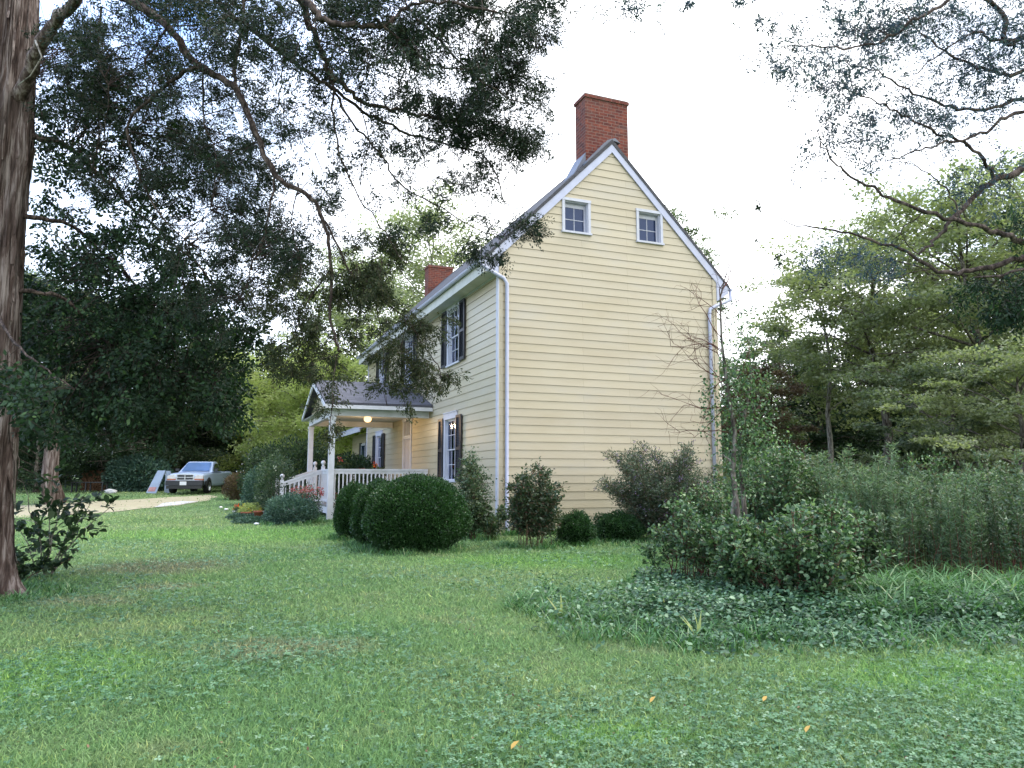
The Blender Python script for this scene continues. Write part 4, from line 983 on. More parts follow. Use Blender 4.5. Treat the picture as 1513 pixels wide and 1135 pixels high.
# ------------------------------------------------------------------ trees
def tree_mesh(H, R, base_h, r0, nleaf, lsize, seed, shape='round', layer=.35, lean=0, nl=22, dens=1.0, cover=None):
    """returns trunk MB and leaf arrays for a broadleaf / layered tree"""
    rng = np.random.default_rng(seed); mb = MB()
    tp = [np.zeros(3)]; ns = 8; off = np.zeros(2)
    for k in range(1, ns+1):
        off = off+rng.normal(size=2)*H*.012+np.array([lean, 0])*H/ns; tp.append(np.array([off[0], off[1], H*.93*k/ns]))
    mb.tube(tp, [r0*(1.25 if k == 0 else 1)*(1-.88*k/ns) for k in range(ns+1)], 8)
    cents = []
    def along(t_): i = t_*ns; k = min(ns-1, int(i)); return tp[k]+(tp[k+1]-tp[k])*(i-k)
    ga = rng.random()*6.28
    for i in range(nl):
        f = (i+.5)/nl; z = base_h+(H*.97-base_h)*f; p0 = along(min(1, z/H/.93*.9)); ga += 2.4+rng.normal()*.3
        if shape == 'round': prof = math.sin(math.pi*min(.95, .18+.75*f))**.7
        elif shape == 'cone': prof = 1.05-f
        else: prof = .6+.4*math.sin(math.pi*f)
        ln = R*prof*(.75+.4*rng.random()); rise = (.25+.5*f)*ln if shape != 'cone' else .05*ln
        p1 = p0+np.array([math.cos(ga)*ln, math.sin(ga)*ln, rise]); mid = (p0+p1)/2+np.array([0,0,.08*ln])+rng.normal(size=3)*.05*ln
        rr = r0*.32*(1-.6*f); mb.tube([p0, mid, p1], [rr, rr*.6, rr*.2], 5)
        m = max(3, int(3+ln*1.1))
        for j in range(m):
            t_ = .35+.65*(j+rng.random())/m; q0 = p0+(p1-p0)*t_ if t_ > .5 else p0+(mid-p0)*t_*2; sd = rng.normal(size=3)*.42*R*.55; sd[2] *= .5; q1 = q0+sd
            mb.tube([q0, (q0+q1)/2+[0,0,.05], q1], [rr*.35, rr*.22, rr*.1], 3, False); cents.append(q1)
            if rng.random() < .6: cents.append((q0+q1)/2)
    cents = np.array(cents); nc = len(cents); w = rng.random(nc)+.3; w /= w.sum()
    idx = rng.choice(nc, nleaf, p=w); sz = (R*.17*(.6+.8*rng.random(nc)))[idx]
    g = rng.normal(size=(nleaf, 3)); g /= np.linalg.norm(g, axis=1, keepdims=True); g *= (rng.random(nleaf)**(.45))[:, None]
    O = cents[idx]+g*sz[:, None]*np.array([1.25, 1.25, layer*1.6])
    ctint = rng.random(nc)[idx]; tint = np.clip(.45*ctint+.55*rng.random(nleaf), 0, 1)
    ls = lsize*(.7+.6*rng.random(nleaf))
    return mb, O, rnd_dir(nleaf, -.1, .6, rng), ls, tint, rng
def tree(px, D, topy, R, base_f, r0, nleaf, lsize, seed, lmat, bmat, label, shape='round', name='broadleaf_tree', cat='tree', group=None, basepx=None, layer=.35, nl=22, lean=0, nbias=.5):
    lsize *= .68; nleaf = int(nleaf*1.6)
    g = GD(px, D); H = float(P(px, topy, D)[2]-g[2]); r = empty(name, g, label, cat, group)
    mb, O, d_, ls, tint, rng = tree_mesh(H, R, H*base_f, r0, nleaf, lsize, seed, shape, layer, lean, nl)
    mb.build('trunk', M[bmat], r, smooth=True)
    leaves('crown', O, d_, ls*.62, ls, M[lmat], r, T_DIA, tint, nbias=nbias, rng=rng)
    return r
GR = 'trees beyond the weeds on the right'
tree(1228, 30, 372, 3.2, .38, .13, 9500, .20, 101, 'olive', 'palebark', 'slender pale trunked tree with airy crown, nearest the house corner on the right', group=GR, layer=.3, nl=20)
tree(1312, 27, 318, 3.8, .36, .20, 15000, .20, 102, 'olive', 'greybark', 'grey trunked tree with broken side branches and airy olive crown', group=GR, layer=.28, nl=24)
tree(1440, 24, 285, 4.0, .30, .22, 24000, .19, 103, 'olive', 'greybark', 'tall olive green tree in layered sprays at the right edge', group=GR, layer=.25, nl=28)
tree(1590, 25, 235, 4.6, .2, .25, 26000, .20, 104, 'olive', 'greybark', 'tall pale green tree partly cut by the right frame edge', group=GR, layer=.3, nl=28)
tree(1390, 34, 385, 3.4, .22, .22, 11000, .24, 105, 'olive', 'greybark', 'rounded olive tree filling the gap between the two tall right trees', group=GR, nl=26)
tree(1500, 17.5, 520, 2.2, .25, .12, 13000, .13, 106, 'olive', 'greybark', 'low feathery olive tree over the weeds at the right edge', group=GR, layer=.2, nl=20)
tree(1420, 20, 545, 2.3, .25, .12, 13000, .14, 107, 'midgreen', 'greybark', 'low feathery green tree over the middle of the weeds', group=GR, layer=.2, nl=20)
tree(1205, 36, 505, 3.0, .12, .2, 14000, .22, 108, 'deepgreen', 'greybark', 'dark conical evergreen behind the pale trunked tree', 'cone', name='evergreen_tree', group=GR)
tree(1275, 38, 470, 3.4, .10, .2, 16000, .23, 109, 'deepgreen', 'greybark', 'dark evergreen between the two bare right trunks', 'cone', name='evergreen_tree', group=GR)
tree(1350, 40, 440, 3.6, .10, .2, 16000, .23, 110, 'deepgreen', 'greybark', 'dark evergreen behind the grey trunked tree', 'cone', name='evergreen_tree', group=GR)
tree(1460, 42, 400, 4.2, .10, .2, 18000, .25, 111, 'midgreen', 'greybark', 'green evergreen behind the layered right tree', 'cone', name='evergreen_tree', group=GR)
tree(1140, 27, 530, 1.7, .06, .1, 9000, .15, 112, 'brownleaf', 'greybark', 'brown leaved dying tree just right of the house corner', name='brown_tree', group=GR)
tree(1108, 33, 520, 2.2, .08, .12, 9000, .18, 113, 'midgreen', 'greybark', 'small green tree touching the right house corner', group=GR)
tree(1165, 48, 470, 3.2, .15, .2, 15000, .27, 114, 'midgreen', 'greybark', 'pale distant tree above the brown one', group=GR)
tree(1560, 36, 330, 4.8, .10, .2, 18000, .26, 118, 'midgreen', 'greybark', 'green tree behind the tallest pale one at the frame edge', group=GR)
tree(985, 42, 292, 3.6, .4, .2, 12000, .22, 115, 'midgreen', 'greybark', 'treetop showing above the right slope of the roof', group='trees behind the house')
tree(625, 44, 292, 5.0, .2, .25, 26000, .24, 116, 'olive', 'palebark', 'tall pale leaved tree rising behind the far chimney', group='trees behind the house', nl=30, layer=.5)
tree(535, 52, 355, 5.5, .2, .25, 22000, .27, 117, 'olive', 'palebark', 'tall pale tree left of the far chimney', group='trees behind the house', nl=28)
GL = 'trees beyond the driveway'
tree(455, 42, 520, 4.2, .06, .2, 34000, .22, 121, 'yellowgreen', 'greybark', 'bright yellow green spreading tree behind the porch roof', group=GL, layer=.5, nl=30)
tree(402, 48, 538, 3.6, .06, .2, 24000, .24, 122, 'yellowgreen', 'greybark', 'yellow green tree right behind the pickup truck', group=GL, layer=.5, nl=26)
tree(300, 50, 505, 3.3, .05, .25, 24000, .26, 123, 'deepgreen', 'greybark', 'dark tree directly over the pickup truck', group=GL, layer=.5, nl=30)
tree(262, 47, 440, 4.8, .05, .25, 26000, .25, 124, 'midgreen', 'greybark', 'dusky green tree behind the blue sandwich board', group=GL, layer=.5, nl=30)
tree(205, 43, 470, 4.0, .08, .25, 22000, .22, 125, 'deepgreen', 'greybark', 'dark low sweeping tree right of the wood pile', group=GL, layer=.5, nl=28)
tree(150, 44, 440, 4.0, .28, .32, 24000, .22, 126, 'deepgreen', 'greybark', 'dark spreading tree over the wood pile and bench', group=GL, layer=.5, nl=26)
tree(84, 30, 430, 3.2, .42, .36, 18000, .18, 127, 'midgreen', 'cedarbark', 'old cedar with pinkish peeling trunk beside the driveway', name='cedar_tree', group=GL, nl=22)
tree(30, 48, 400, 5.0, .05, .25, 20000, .26, 128, 'deepgreen', 'greybark', 'dark tree filling the gap behind the big cedar trunk', group=GL, nl=28)
tree(100, 52, 560, 4.0, .02, .2, 15000, .26, 130, 'deepgreen', 'greybark', 'low dark tree behind the wire fence', group=GL, nl=30)
tree(55, 40, 600, 2.6, .02, .15, 10000, .2, 132, 'deepgreen', 'greybark', 'dark undergrowth tree left of the pinkish cedar trunk', group=GL, nl=30)
tree(-50, 44, 380, 5.0, .05, .25, 16000, .26, 129, 'deepgreen', 'greybark', 'dark tree cut by the left frame edge', group=GL, nl=28)
# small shrub with pale leaves by the board
mound('pale_bush', 205, 41.5, (1.9,.9,1.9), 6000, .10, .17, M['bluegreen'], 'pale silvery bush hanging over the grass left of the board', 'bush', 74)
# far wood (reads as one mass)
rng = np.random.default_rng(131); n = 90000
a = rng.random(n); px = -150+1850*a; y_ = 56+rng.random(n)*16; x_ = (px-756.5)/1108*y_
hh = 7.4+1.2*np.sin(px*.021)+1.0*np.sin(px*.057+1)+.6*np.sin(px*.13); hh = np.where((px > 1080) & (px < 1330), hh*.92, hh)
z_ = 1.0+hh*rng.random(n)**.8
O = np.stack([x_, y_, z_], 1)+rng.normal(size=(n, 3))*.3
o = leaves('far_woods', O, rnd_dir(n, -.1, .6, rng), .30, .46, M['deepgreen'], None, T_DIA, nbias=.4, rng=rng); tag(o, 'dark mass of distant woods behind the yard', 'woods', None, 'stuff')

# ------------------------------------------------------------------ the big cedar on the left
def limb_pts(path, n_sub=5, rng=None, jit=.03):
    """path: [(px,py,D)...] -> smooth world polyline"""
    pts = [P(*q) for q in path]; out = []
    for i in range(len(pts)-1):
        p0 = pts[max(0, i-1)]; p1 = pts[i]; p2 = pts[i+1]; p3 = pts[min(len(pts)-1, i+2)]
        for k in range(n_sub):
            t_ = k/n_sub; q = .5*((2*p1)+(-p0+p2)*t_+(2*p0-5*p1+4*p2-p3)*t_**2+(-p0+3*p1-3*p2+p3)*t_**3)
            out.append(q+(rng.normal(size=3)*jit if rng is not None else 0))
    out.append(pts[-1]); return out
def build_branches(root, org, limbs, mat, rng, thin=.74):
    allp = []
    for path, ra, rb in limbs:
        pts = limb_pts(path, 5, rng, .012); n = len(pts); mb = MB(); mb.tube([p-org for p in pts], [(ra+(rb-ra)*(k/(n-1))**.85)*(thin if ra < .1 else .9)*(1+.10*math.sin(k*1.9+ra*99)) for k in range(n)], 7); mb.build('branch', M['cedarbark'] if ra > .1 else mat, root, smooth=True); allp += pts
    return np.array(allp)
# spray template set: fern-like flat cedar sprays made of small leaflets
def make_sprays(C, Dr, sizes, rng, nleaf=13, ll=.05, lw=.016, droop=.3):
    """C (N,3) spray roots, Dr (N,3) directions, sizes (N,)"""
    N = len(C); Mx = frames(Dr, nbias=.35, rng=rng)
    t_ = np.linspace(.08, 1, nleaf)[None]+rng.normal(size=(N, nleaf))*.03; side = np.where(np.arange(nleaf) % 2, 1., -1.)[None]
    prof = (1.1-t_)*.42; lat = side*prof*rng.random((N, nleaf))
    loc = np.stack([lat, t_, rng.normal(size=(N, nleaf))*.06-droop*t_**2*.35], 2)*sizes[:, None, None]
    O = np.einsum('nij,nkj->nki', Mx, loc)+C[:, None]
    ld = np.stack([side*(.7+.3*rng.random((N, nleaf))), .8+.3*rng.random((N, nleaf)), rng.normal(size=(N, nleaf))*.35-droop*.5], 2)
    d_ = np.einsum('nij,nkj->nki', Mx, ld)
    return O.reshape(-1, 3), d_.reshape(-1, 3), Mx
def foliage_blobs(root, org, blobs, branch_pts, lmat, seed, name='crown', spray=.17, lw=.017, ll=.045, dens=1.0, nleaf=13, twigmat='twig', T=T_DIA, hang=.25, loose=.40):
    rng = np.random.default_rng(seed); C = []; S = []
    twig = MB()
    for (cx, cy, rx, ry, cov, Da, Db) in blobs:
        Dm = (Da+Db)/2; m2 = math.pi*rx*ry*(Dm/1108)**2; area1 = nleaf*lw*ll*.5*.55
        ncl = max(3, int(cov*dens*m2/area1/14)); 
        for _ in range(ncl):
            a = rng.random()*6.283; q = math.sqrt(rng.random()); px = cx+rx*q*math.cos(a); py = cy+ry*q*math.sin(a); D = Da+(Db-Da)*rng.random()
            p = P(px, py, D)
            dd = np.linalg.norm(branch_pts-p, axis=1); i = int(np.argmin(dd+rng.random(len(dd))*.35)); b = branch_pts[i]
            out = p-b; ln = np.linalg.norm(out)+1e-6; out = out/ln
            if ln < 2.6:
                mid = (b+p)/2+np.array([0,0,.12*ln])+rng.normal(size=3)*.06*ln; rr = .0035+.0035*min(ln, 1.6)
                twig.tube([b-org, mid-org, p-org], [rr, rr*.7, rr*.35], 3, False)
            k = 14; cd = np.repeat((out*.7+np.array([0,0,-hang]))[None], k, 0)+rng.normal(size=(k, 3))*.55
            C.append(p+rng.normal(size=(k, 3))*spray*loose*np.array([1.1, 1.1, .7])); S.append(cd)
    C = np.concatenate(C); S = np.concatenate(S); O, d_, Mx = make_sprays(C, S, spray*(.6+.7*rng.random(len(C))), rng, nleaf, ll, lw)
    n = len(O); tint = np.clip(np.repeat(rng.random(len(C)), nleaf)*.5+.5*rng.random(n), 0, 1)
    twig.build('twigs', M[twigmat], root)
    Vt, fkt, Kt = batch(T_DIA, Mx, C-org, .0065, spray*.95)
    np_mesh('fine_twigs', Vt, fkt, M[twigmat], root)
    leaves(name, O-org, d_, lw*(.7+.6*rng.random(n)), ll*(.7+.6*rng.random(n)), lmat, root, T, tint, rng=rng)
    return n
def big_cedar():
    g = G(-48, 884); org = np.array([g[0], g[1], g[2]]); rng = np.random.default_rng(201)
    r = empty('cedar_tree', org, 'huge old cedar with reddish shaggy trunk at the left frame edge', 'tree')
    # fluted shaggy trunk: vertical bark ridges in the mesh itself
    nz, sides = 150, 176; zz = 14.0*(np.linspace(0, 1, nz)**1.5); A = np.linspace(0, 2*math.pi, sides, endpoint=False); V = []
    rr_ = np.random.default_rng(77); ph = rr_.random(40)*6.28; fr = rr_.integers(18, 60, 40); am = rr_.random(40); tz = rr_.normal(size=40)*1.6
    for z in zz:
        base = .36-.012*z+.15*math.exp(-z/.2)+.03*math.exp(-z/.8); base = max(base, .06)*(1.0+.13*math.exp(-((z-5.6)/.7)**2))
        fl = 1+.095*np.sin(4*A+.45*z+.3)+.065*np.sin(7*A-.6*z+.5*math.sin(z*1.7))+.09*math.exp(-z/.35)*np.sin(4*A+1)
        rg = np.zeros(sides)
        for j in range(40): rg += am[j]*np.sin(fr[j]*A+ph[j]+tz[j]*z+1.3*np.sin(z*(.8+am[j])+ph[j]*2))*(.5+.5*math.sin(z*(1.1+am[j]*2)+ph[j]*3))
        rg = np.clip(np.abs(rg)/2.6, 0, 1)**.7; r_a = base*fl-.046*(1-rg)+rr_.normal(size=sides)*.0015
        lean = -.02*max(0, z-2)
        V += [(r_a[k]*math.cos(A[k])+lean, r_a[k]*math.sin(A[k])+.004*z, z-(.06 if z == 0 else 0)) for k in range(sides)]
    V = np.array(V); i, k = np.meshgrid(np.arange(nz-1), np.arange(sides), indexing='ij'); k2 = (k+1) % sides
    Fq = np.stack([i*sides+k, i*sides+k2, (i+1)*sides+k2, (i+1)*sides+k], 2).reshape(-1, 4)
    np_mesh('trunk', V, [Fq], M['cedarbark'], r, smooth=True)
    rs = np.random.default_rng(78); mb = MB(); nzs = len(zz); VV = V.reshape(nz, sides, 3)
    for _ in range(260):
        k0 = rs.integers(0, sides); z0 = .15+rs.random()*7.5; ln = .25+.8*rs.random(); w_ = int(2+3*rs.random()); lift = .006+.02*rs.random(); up_ = rs.random() < .5
        rows = []; 
        for j in range(7):
            zq = z0+ln*j/6; iz = min(nz-2, int(nz*(zq/14.0)**(1/1.5))); f_ = j/6; kk = (k0+int(3*math.sin(zq*2+k0))) % sides
            taper = math.sin(math.pi*min(1, .12+.88*f_*1.0))**.5 if j < 6 else .25
            row = []
            for dk in (-w_*.5*taper, w_*.5*taper):
                kq = (kk+dk) % sides; k1 = int(kq); fr_ = kq-k1; p_ = VV[iz, k1]*(1-fr_)+VV[iz, (k1+1) % sides]*fr_; cz_ = VV[iz].mean(0); d2 = p_-cz_; d2[2] = 0; d2 /= np.linalg.norm(d2)+1e-9
                off_ = .012+lift*((1-f_)**2 if up_ else f_**2); q_ = p_+d2*off_; row.append((q_[0], q_[1], zq))
            rows.append(row)
        vs = [p_ for row in rows for p_ in row]; mb.add(vs, [(2*j, 2*j+1, 2*j+3, 2*j+2) for j in range(6)])
    mb.build('loose_bark', M['cedarbark'], r)
    # knot scar
    TD = 8.6
    limbs = [
        ([(22,160,8.85),(46,100,8.6),(76,40,8.25),(110,-2,7.9),(150,-60,7.4),(260,-150,6.9)], .105, .05),
        ([(0,-260,8.6),(90,-90,8.3),(150,-25,8.2),(195,2,8.1),(250,40,8.0),(290,95,8.0),(345,128,7.9),(372,180,7.9),(405,258,7.9),(452,288,8.0),(478,325,8.1),(488,385,8.2),(488,470,8.3),(500,520,8.3)], .085, .018),
        ([(0,-330,8.6),(160,-190,8.0),(330,-80,7.4),(430,-20,7.0),(462,12,6.9),(482,32,6.9),(525,36,6.9),(570,38,7.0),(600,12,7.0),(660,5,7.0),(740,20,7.1)], .075, .014),
        ([(430,-20,7.0),(460,40,7.3),(478,85,7.5),(492,112,7.6),(528,145,7.8),(560,158,7.9),(602,165,8.1),(640,174,8.3),(690,178,8.6),(740,180,8.9)], .055, .012),
        ([(340,20,7.6),(395,62,7.6),(445,100,7.7),(490,130,7.8),(545,170,8.0),(600,195,8.3),(660,212,8.6),(720,235,8.9),(745,300,9.1)], .040, .010),
        ([(488,110,7.6),(492,160,7.7),(500,220,7.8),(530,290,8.0),(570,345,8.3),(600,390,8.5)], .020,.007),
        ([(492,130,7.7),(520,180,7.9),(560,225,8.2),(590,270,8.4),(640,300,8.7),(690,330,9.0),(740,352,9.2)], .020,.007),
        ([(290,95,8.0),(240,130,8.3),(190,180,8.5),(200,240,8.6),(230,310,8.8),(280,360,9.0)], .035,.010),
        ([(345,128,7.9),(352,60,7.8),(360,10,7.7),(350,-40,7.6)], .03,.02),
        ([(8,190,8.85),(50,203,8.95),(95,215,9.3),(150,260,9.8),(220,330,10.3),(300,400,10.6),(350,470,10.8)], .06,.012),
        ([(5,312,8.85),(48,322,8.95),(105,333,9.4),(170,390,10.2),(230,450,10.8),(300,500,11.0)], .05,.012),
        ([(0,425,8.85),(45,432,8.95),(95,441,9.3),(150,500,9.8),(230,540,10.2),(310,560,10.4)], .045,.010),
        ([(-5,460,8.7),(15,500,8.1),(60,540,7.7),(110,575,7.5)], .03,.008),
        ([(478,325,8.1),(520,400,8.4),(560,440,8.7),(600,470,9.0),(640,530,9.2),(655,560,9.2)], .018,.006),
        ([(488,400,8.2),(450,450,8.4),(440,500,8.5),(470,545,8.6)], .016,.006),
        ([(405,258,7.9),(395,330,8.1),(370,400,8.4),(350,450,8.7)], .02,.007),
        ([(600,12,7.0),(650,60,7.3),(700,110,7.8),(760,150,8.2),(800,160,8.4)], .022,.007),
        ([(560,30,6.9),(610,80,7.2),(660,100,7.5),(740,90,7.8),(800,70,8.0)], .022,.007),
        ([(500,520,8.3),(492,580,8.3),(487,640,8.35)], .010,.005), ([(440,270,8.0),(430,330,8.1),(445,390,8.2),(430,440,8.3)], .012,.005), ([(520,400,8.4),(545,380,8.4),(575,390,8.5)], .009,.004),
        ([(250,40,8.0),(215,90,8.2),(225,150,8.4),(180,215,8.7)], .022,.007), ([(300,100,8.0),(300,170,8.2),(320,240,8.4),(310,310,8.6)], .018,.006), ([(530,145,7.8),(545,210,8.0),(530,270,8.1),(555,320,8.3)], .012,.004),
        ([(600,165,8.0),(620,220,8.3),(640,260,8.5),(700,280,8.8)], .012,.004), ([(470,60,7.4),(520,80,7.4),(570,110,7.6),(640,130,7.9)], .014,.005), ([(420,90,7.7),(415,150,7.8),(440,200,7.9),(470,230,8.0)], .012,.004),
        ([(478,100,7.6),(560,100,7.6),(620,60,7.6)], .008,.003), ([(150,10,8.2),(145,80,8.4),(160,140,8.6),(150,220,8.9)], .018,.006), ([(660,212,8.6),(690,250,8.8),(700,300,9.0)], .007,.003),
        ([(560,440,8.7),(565,520,8.8),(572,600,8.9)], .009, .004), ([(600,470,9.0),(592,530,9.0),(598,600,9.1)], .008,.004),
    ]
    bp = build_branches(r, org, limbs, M['branchbark'], rng)
    # shoots peeling off: dead twig in front of trunk
    tw = MB(); tw.tube([P(52,60,8.1)-org, P(62,85,8.0)-org, P(45,112,8.0)-org, P(26,126,8.1)-org], [.012,.010,.008,.004], 5); tw.build('branch', M['palebark'], r, smooth=True)
    blobs_dark = [(110,250,80,150,.62,9.2,11),(215,300,110,120,.50,9.2,11),(150,440,150,90,1.5,9.2,11.4),(250,500,130,70,1.6,9.5,11.5),(100,540,120,60,1.6,9.2,11),(312,570,52,45,1.4,10,11.6),
                  (230,585,130,45,1.5,9.5,11.2),(45,565,75,50,1.3,7.2,8.0),(120,600,110,40,1.5,9,10.5),(110,170,70,90,.5,9,10.6),(340,480,50,60,.45,9.8,11.2),(220,410,130,60,.9,10,11.5),(305,610,50,25,1.1,10,11.3),(190,630,70,25,.8,10,11)]
    foliage_blobs(r, org, blobs_dark, bp, M['cedar_dark'], 202, lw=.038, ll=.062, spray=.24, nleaf=12, dens=1.45)
    blobs = [(230,70,190,80,.62,7.6,9.5),(110,110,70,90,.55,8.6,10),(160,200,110,110,.40,8.6,10.5),(300,300,120,110,.32,8.4,10.4),(330,420,90,80,.42,8.6,10.4),(420,60,120,60,.7,6.8,8.5),(330,190,100,90,.40,8,9.6),(250,220,100,80,.35,8.5,10),(560,55,110,60,.7,6.8,8),(690,45,100,55,.8,7,8.4),(765,40,45,45,.6,7.4,8.4),
             (720,165,85,45,1.0,8,9),(680,185,60,28,1.3,8.2,8.9),(745,215,50,28,1.2,8.5,9.1),(650,120,90,50,.6,7.4,8.6),(560,120,90,60,.4,7.4,8.4),(500,230,120,70,.30,7.8,8.6),(620,240,90,40,.35,8.2,9),(560,320,100,45,.28,8.2,9),
             (420,330,80,80,.5,8,9.4),(350,300,80,70,.6,8.4,10),(380,400,70,60,.6,8.4,10),(780,112,40,30,.6,8,8.5),(780,210,50,12,.7,8.6,9.1),(800,60,28,14,.5,8,8.4),(640,0,200,30,.8,6.8,8),(330,0,200,30,.7,7.2,8.6),
             (690,345,60,30,.35,8.8,9.2),(745,330,42,14,.9,9,9.3),(770,345,30,10,.7,9.1,9.3),(735,370,25,10,.6,9.1,9.3),(710,260,50,30,.5,8.7,9.1),(600,30,60,50,.7,6.9,7.6),(480,150,70,60,.4,7.5,8.5),(180,110,100,70,.5,8.5,9.6),(740,110,60,40,.7,7.8,8.6)]
    foliage_blobs(r, org, blobs, bp, M['cedar'], 203, name='crown', lw=.0145, ll=.038, spray=.17, nleaf=20, dens=2.1)
    hang = [(470,440,80,50,.6,8.1,8.8),(440,510,45,50,1.1,8.2,8.8),(475,540,40,30,.9,8.2,8.8),(535,395,40,55,.7,8.2,8.8),(545,420,22,35,1.4,8.3,8.7),(590,440,40,30,.35,8.6,9.1),(560,500,40,50,.3,8.5,9),(600,525,30,30,.5,8.8,9.2),
            (625,545,40,25,1.0,8.9,9.3),(650,560,25,25,.9,9,9.3),(487,600,12,55,.9,8.2,8.5),(570,580,12,40,.6,8.7,9),(597,590,10,25,.5,8.9,9.2),(420,440,50,40,.6,8.2,9),(640,480,40,20,.8,9,9.3),(610,470,40,18,.7,8.9,9.2),(510,480,40,50,.5,8.3,8.8),(575,360,40,40,.5,8.4,8.9)]
    foliage_blobs(r, org, hang, bp, M['cedar_brown'], 204, name='crown', lw=.0145, ll=.038, spray=.14, nleaf=20, dens=1.9, hang=.9)
big_cedar()
# ------------------------------------------------------------------ the tree leaning in from the right
def right_tree():
    g = GD(1690, 7.6); org = np.array(g); rng = np.random.default_rng(211)
    r = empty('overhanging_tree', org, 'tree reaching bare and leafy branches in from the upper right corner', 'tree')
    tr = MB(); tr.tube([(0,0,-.05),(0,0,.4),(-.05,0,2),(.05,.05,3.5),(0,.1,5.5),(.1,.1,8)], [.30,.22,.19,.17,.13,.06], 12); tr.build('trunk', M['greybark'], r, smooth=True)
    D = 7.2
    limbs = [([(1690,430,7.5),(1580,380,7.3),(1513,358,7.2),(1480,345,7.1),(1442,331,7.0),(1368,313,6.9),(1305,285,6.9),(1249,255,6.8),(1220,222,6.8),(1203,187,6.8)], .045,.003),
             ([(1690,400,7.6),(1560,375,7.5),(1497,385,7.4),(1423,403,7.4),(1386,398,7.3),(1331,370,7.3),(1257,346,7.2),(1190,333,7.2),(1140,325,7.2)], .045,.003),
             ([(1700,150,7.6),(1600,200,7.5),(1513,250,7.4),(1471,265,7.3),(1442,289,7.3),(1405,326,7.2),(1380,356,7.2),(1358,376,7.2)], .055,.012),
             ([(1471,264,7.3),(1456,240,7.2),(1423,211,7.1),(1386,196,7.0),(1330,172,7.0),(1286,148,6.9),(1230,120,6.9)], .024,.005),
             ([(1650,120,7.6),(1513,165,7.3),(1479,178,7.2),(1442,202,7.1),(1397,211,7.0),(1349,226,6.9),(1312,237,6.9)], .026,.005),
             ([(1650,140,7.6),(1513,146,7.4),(1442,163,7.2),(1386,152,7.1),(1342,133,7.0),(1297,107,6.9),(1240,90,6.9)], .026,.005),
             ([(1560,-80,7.2),(1470,-50,7.0),(1401,0,6.8),(1349,33,6.7),(1312,56,6.7),(1260,70,6.6),(1200,66,6.6),(1155,68,6.6)], .028,.004),
             ([(1660,60,7.6),(1513,104,7.3),(1460,107,7.2),(1416,85,7.1),(1368,55,7.0),(1320,10,6.9)], .028,.005),
             ([(1660,-40,7.6),(1500,60,7.4),(1480,20,7.3),(1440,-20,7.2)], .04,.02), ([(1500,70,7.4),(1470,60,7.3),(1440,50,7.2),(1400,70,7.1),(1350,110,7.0)], .02,.006),
             ([(1420,327,7.1),(1405,290,7.1),(1380,262,7.0),(1350,246,6.9),(1320,240,6.9)], .010,.004), ([(1368,313,6.9),(1350,325,7.0),(1325,350,7.2)], .008,.005), ([(1386,398,7.3),(1310,412,7.4),(1222,425,7.5)], .007,.002), ([(1358,376,7.2),(1340,360,7.1),(1328,340,7.0)], .007,.003),
             ([(1240,345,7.2),(1210,352,7.2),(1180,362,7.2)], .005,.002), ([(1305,285,6.9),(1290,262,6.9),(1285,245,6.9)], .005,.002), ([(1690,330,7.6),(1600,360,7.4),(1513,400,7.2),(1440,410,7.2)], .03,.01)]
    bp = build_branches(r, org, limbs, M['branchbark'], rng, .92)
    blobs = [(1330,30,60,40,.8,6.6,7.2),(1180,80,45,30,.8,6.5,6.8),(1250,95,50,45,.75,6.6,7),(1290,120,60,40,.5,6.7,7.1),(1240,25,45,25,.45,6.6,7),(1400,60,90,60,.5,6.8,7.4),(1470,60,60,60,.9,7,7.5),(1490,30,40,40,1.1,7,7.6),(1360,140,60,40,.5,6.9,7.2),
             (1440,120,70,40,.5,7,7.4),(1255,165,40,14,.6,6.8,7),(1290,190,50,20,.5,6.8,7.1),(1330,225,50,25,.6,6.8,7.1),(1360,200,50,30,.45,6.9,7.1),(1420,190,40,30,.4,7,7.3),(1480,140,40,40,.4,7.1,7.4),(1500,260,26,40,.5,7.2,7.5),(1430,265,14,22,.5,7.1,7.3),
             (1235,225,30,18,.15,6.7,6.9),(1225,370,30,15,.2,7.1,7.3),(1290,390,40,15,.2,7.2,7.4),(1380,20,60,20,.7,6.8,7.2),(1270,30,30,30,.5,6.6,6.9),(1330,60,22,20,1.6,6.7,7),(1160,68,16,8,.6,6.6,6.7)]
    foliage_blobs(r, org, blobs, bp, M['fringed_leaf'], 213, lw=.0135, ll=.036, spray=.17, nleaf=19, dens=1.2, hang=.1, loose=.8)
    foliage_blobs(r, org, [(1505,330,20,30,1.2,7.1,7.4),(1470,425,60,40,1.3,7.2,7.8),(1540,430,60,60,1.4,7.2,8)], bp, M['cedar_dark'], 214, lw=.02, ll=.045, spray=.18, nleaf=14, dens=1.4, hang=.3)
right_tree()
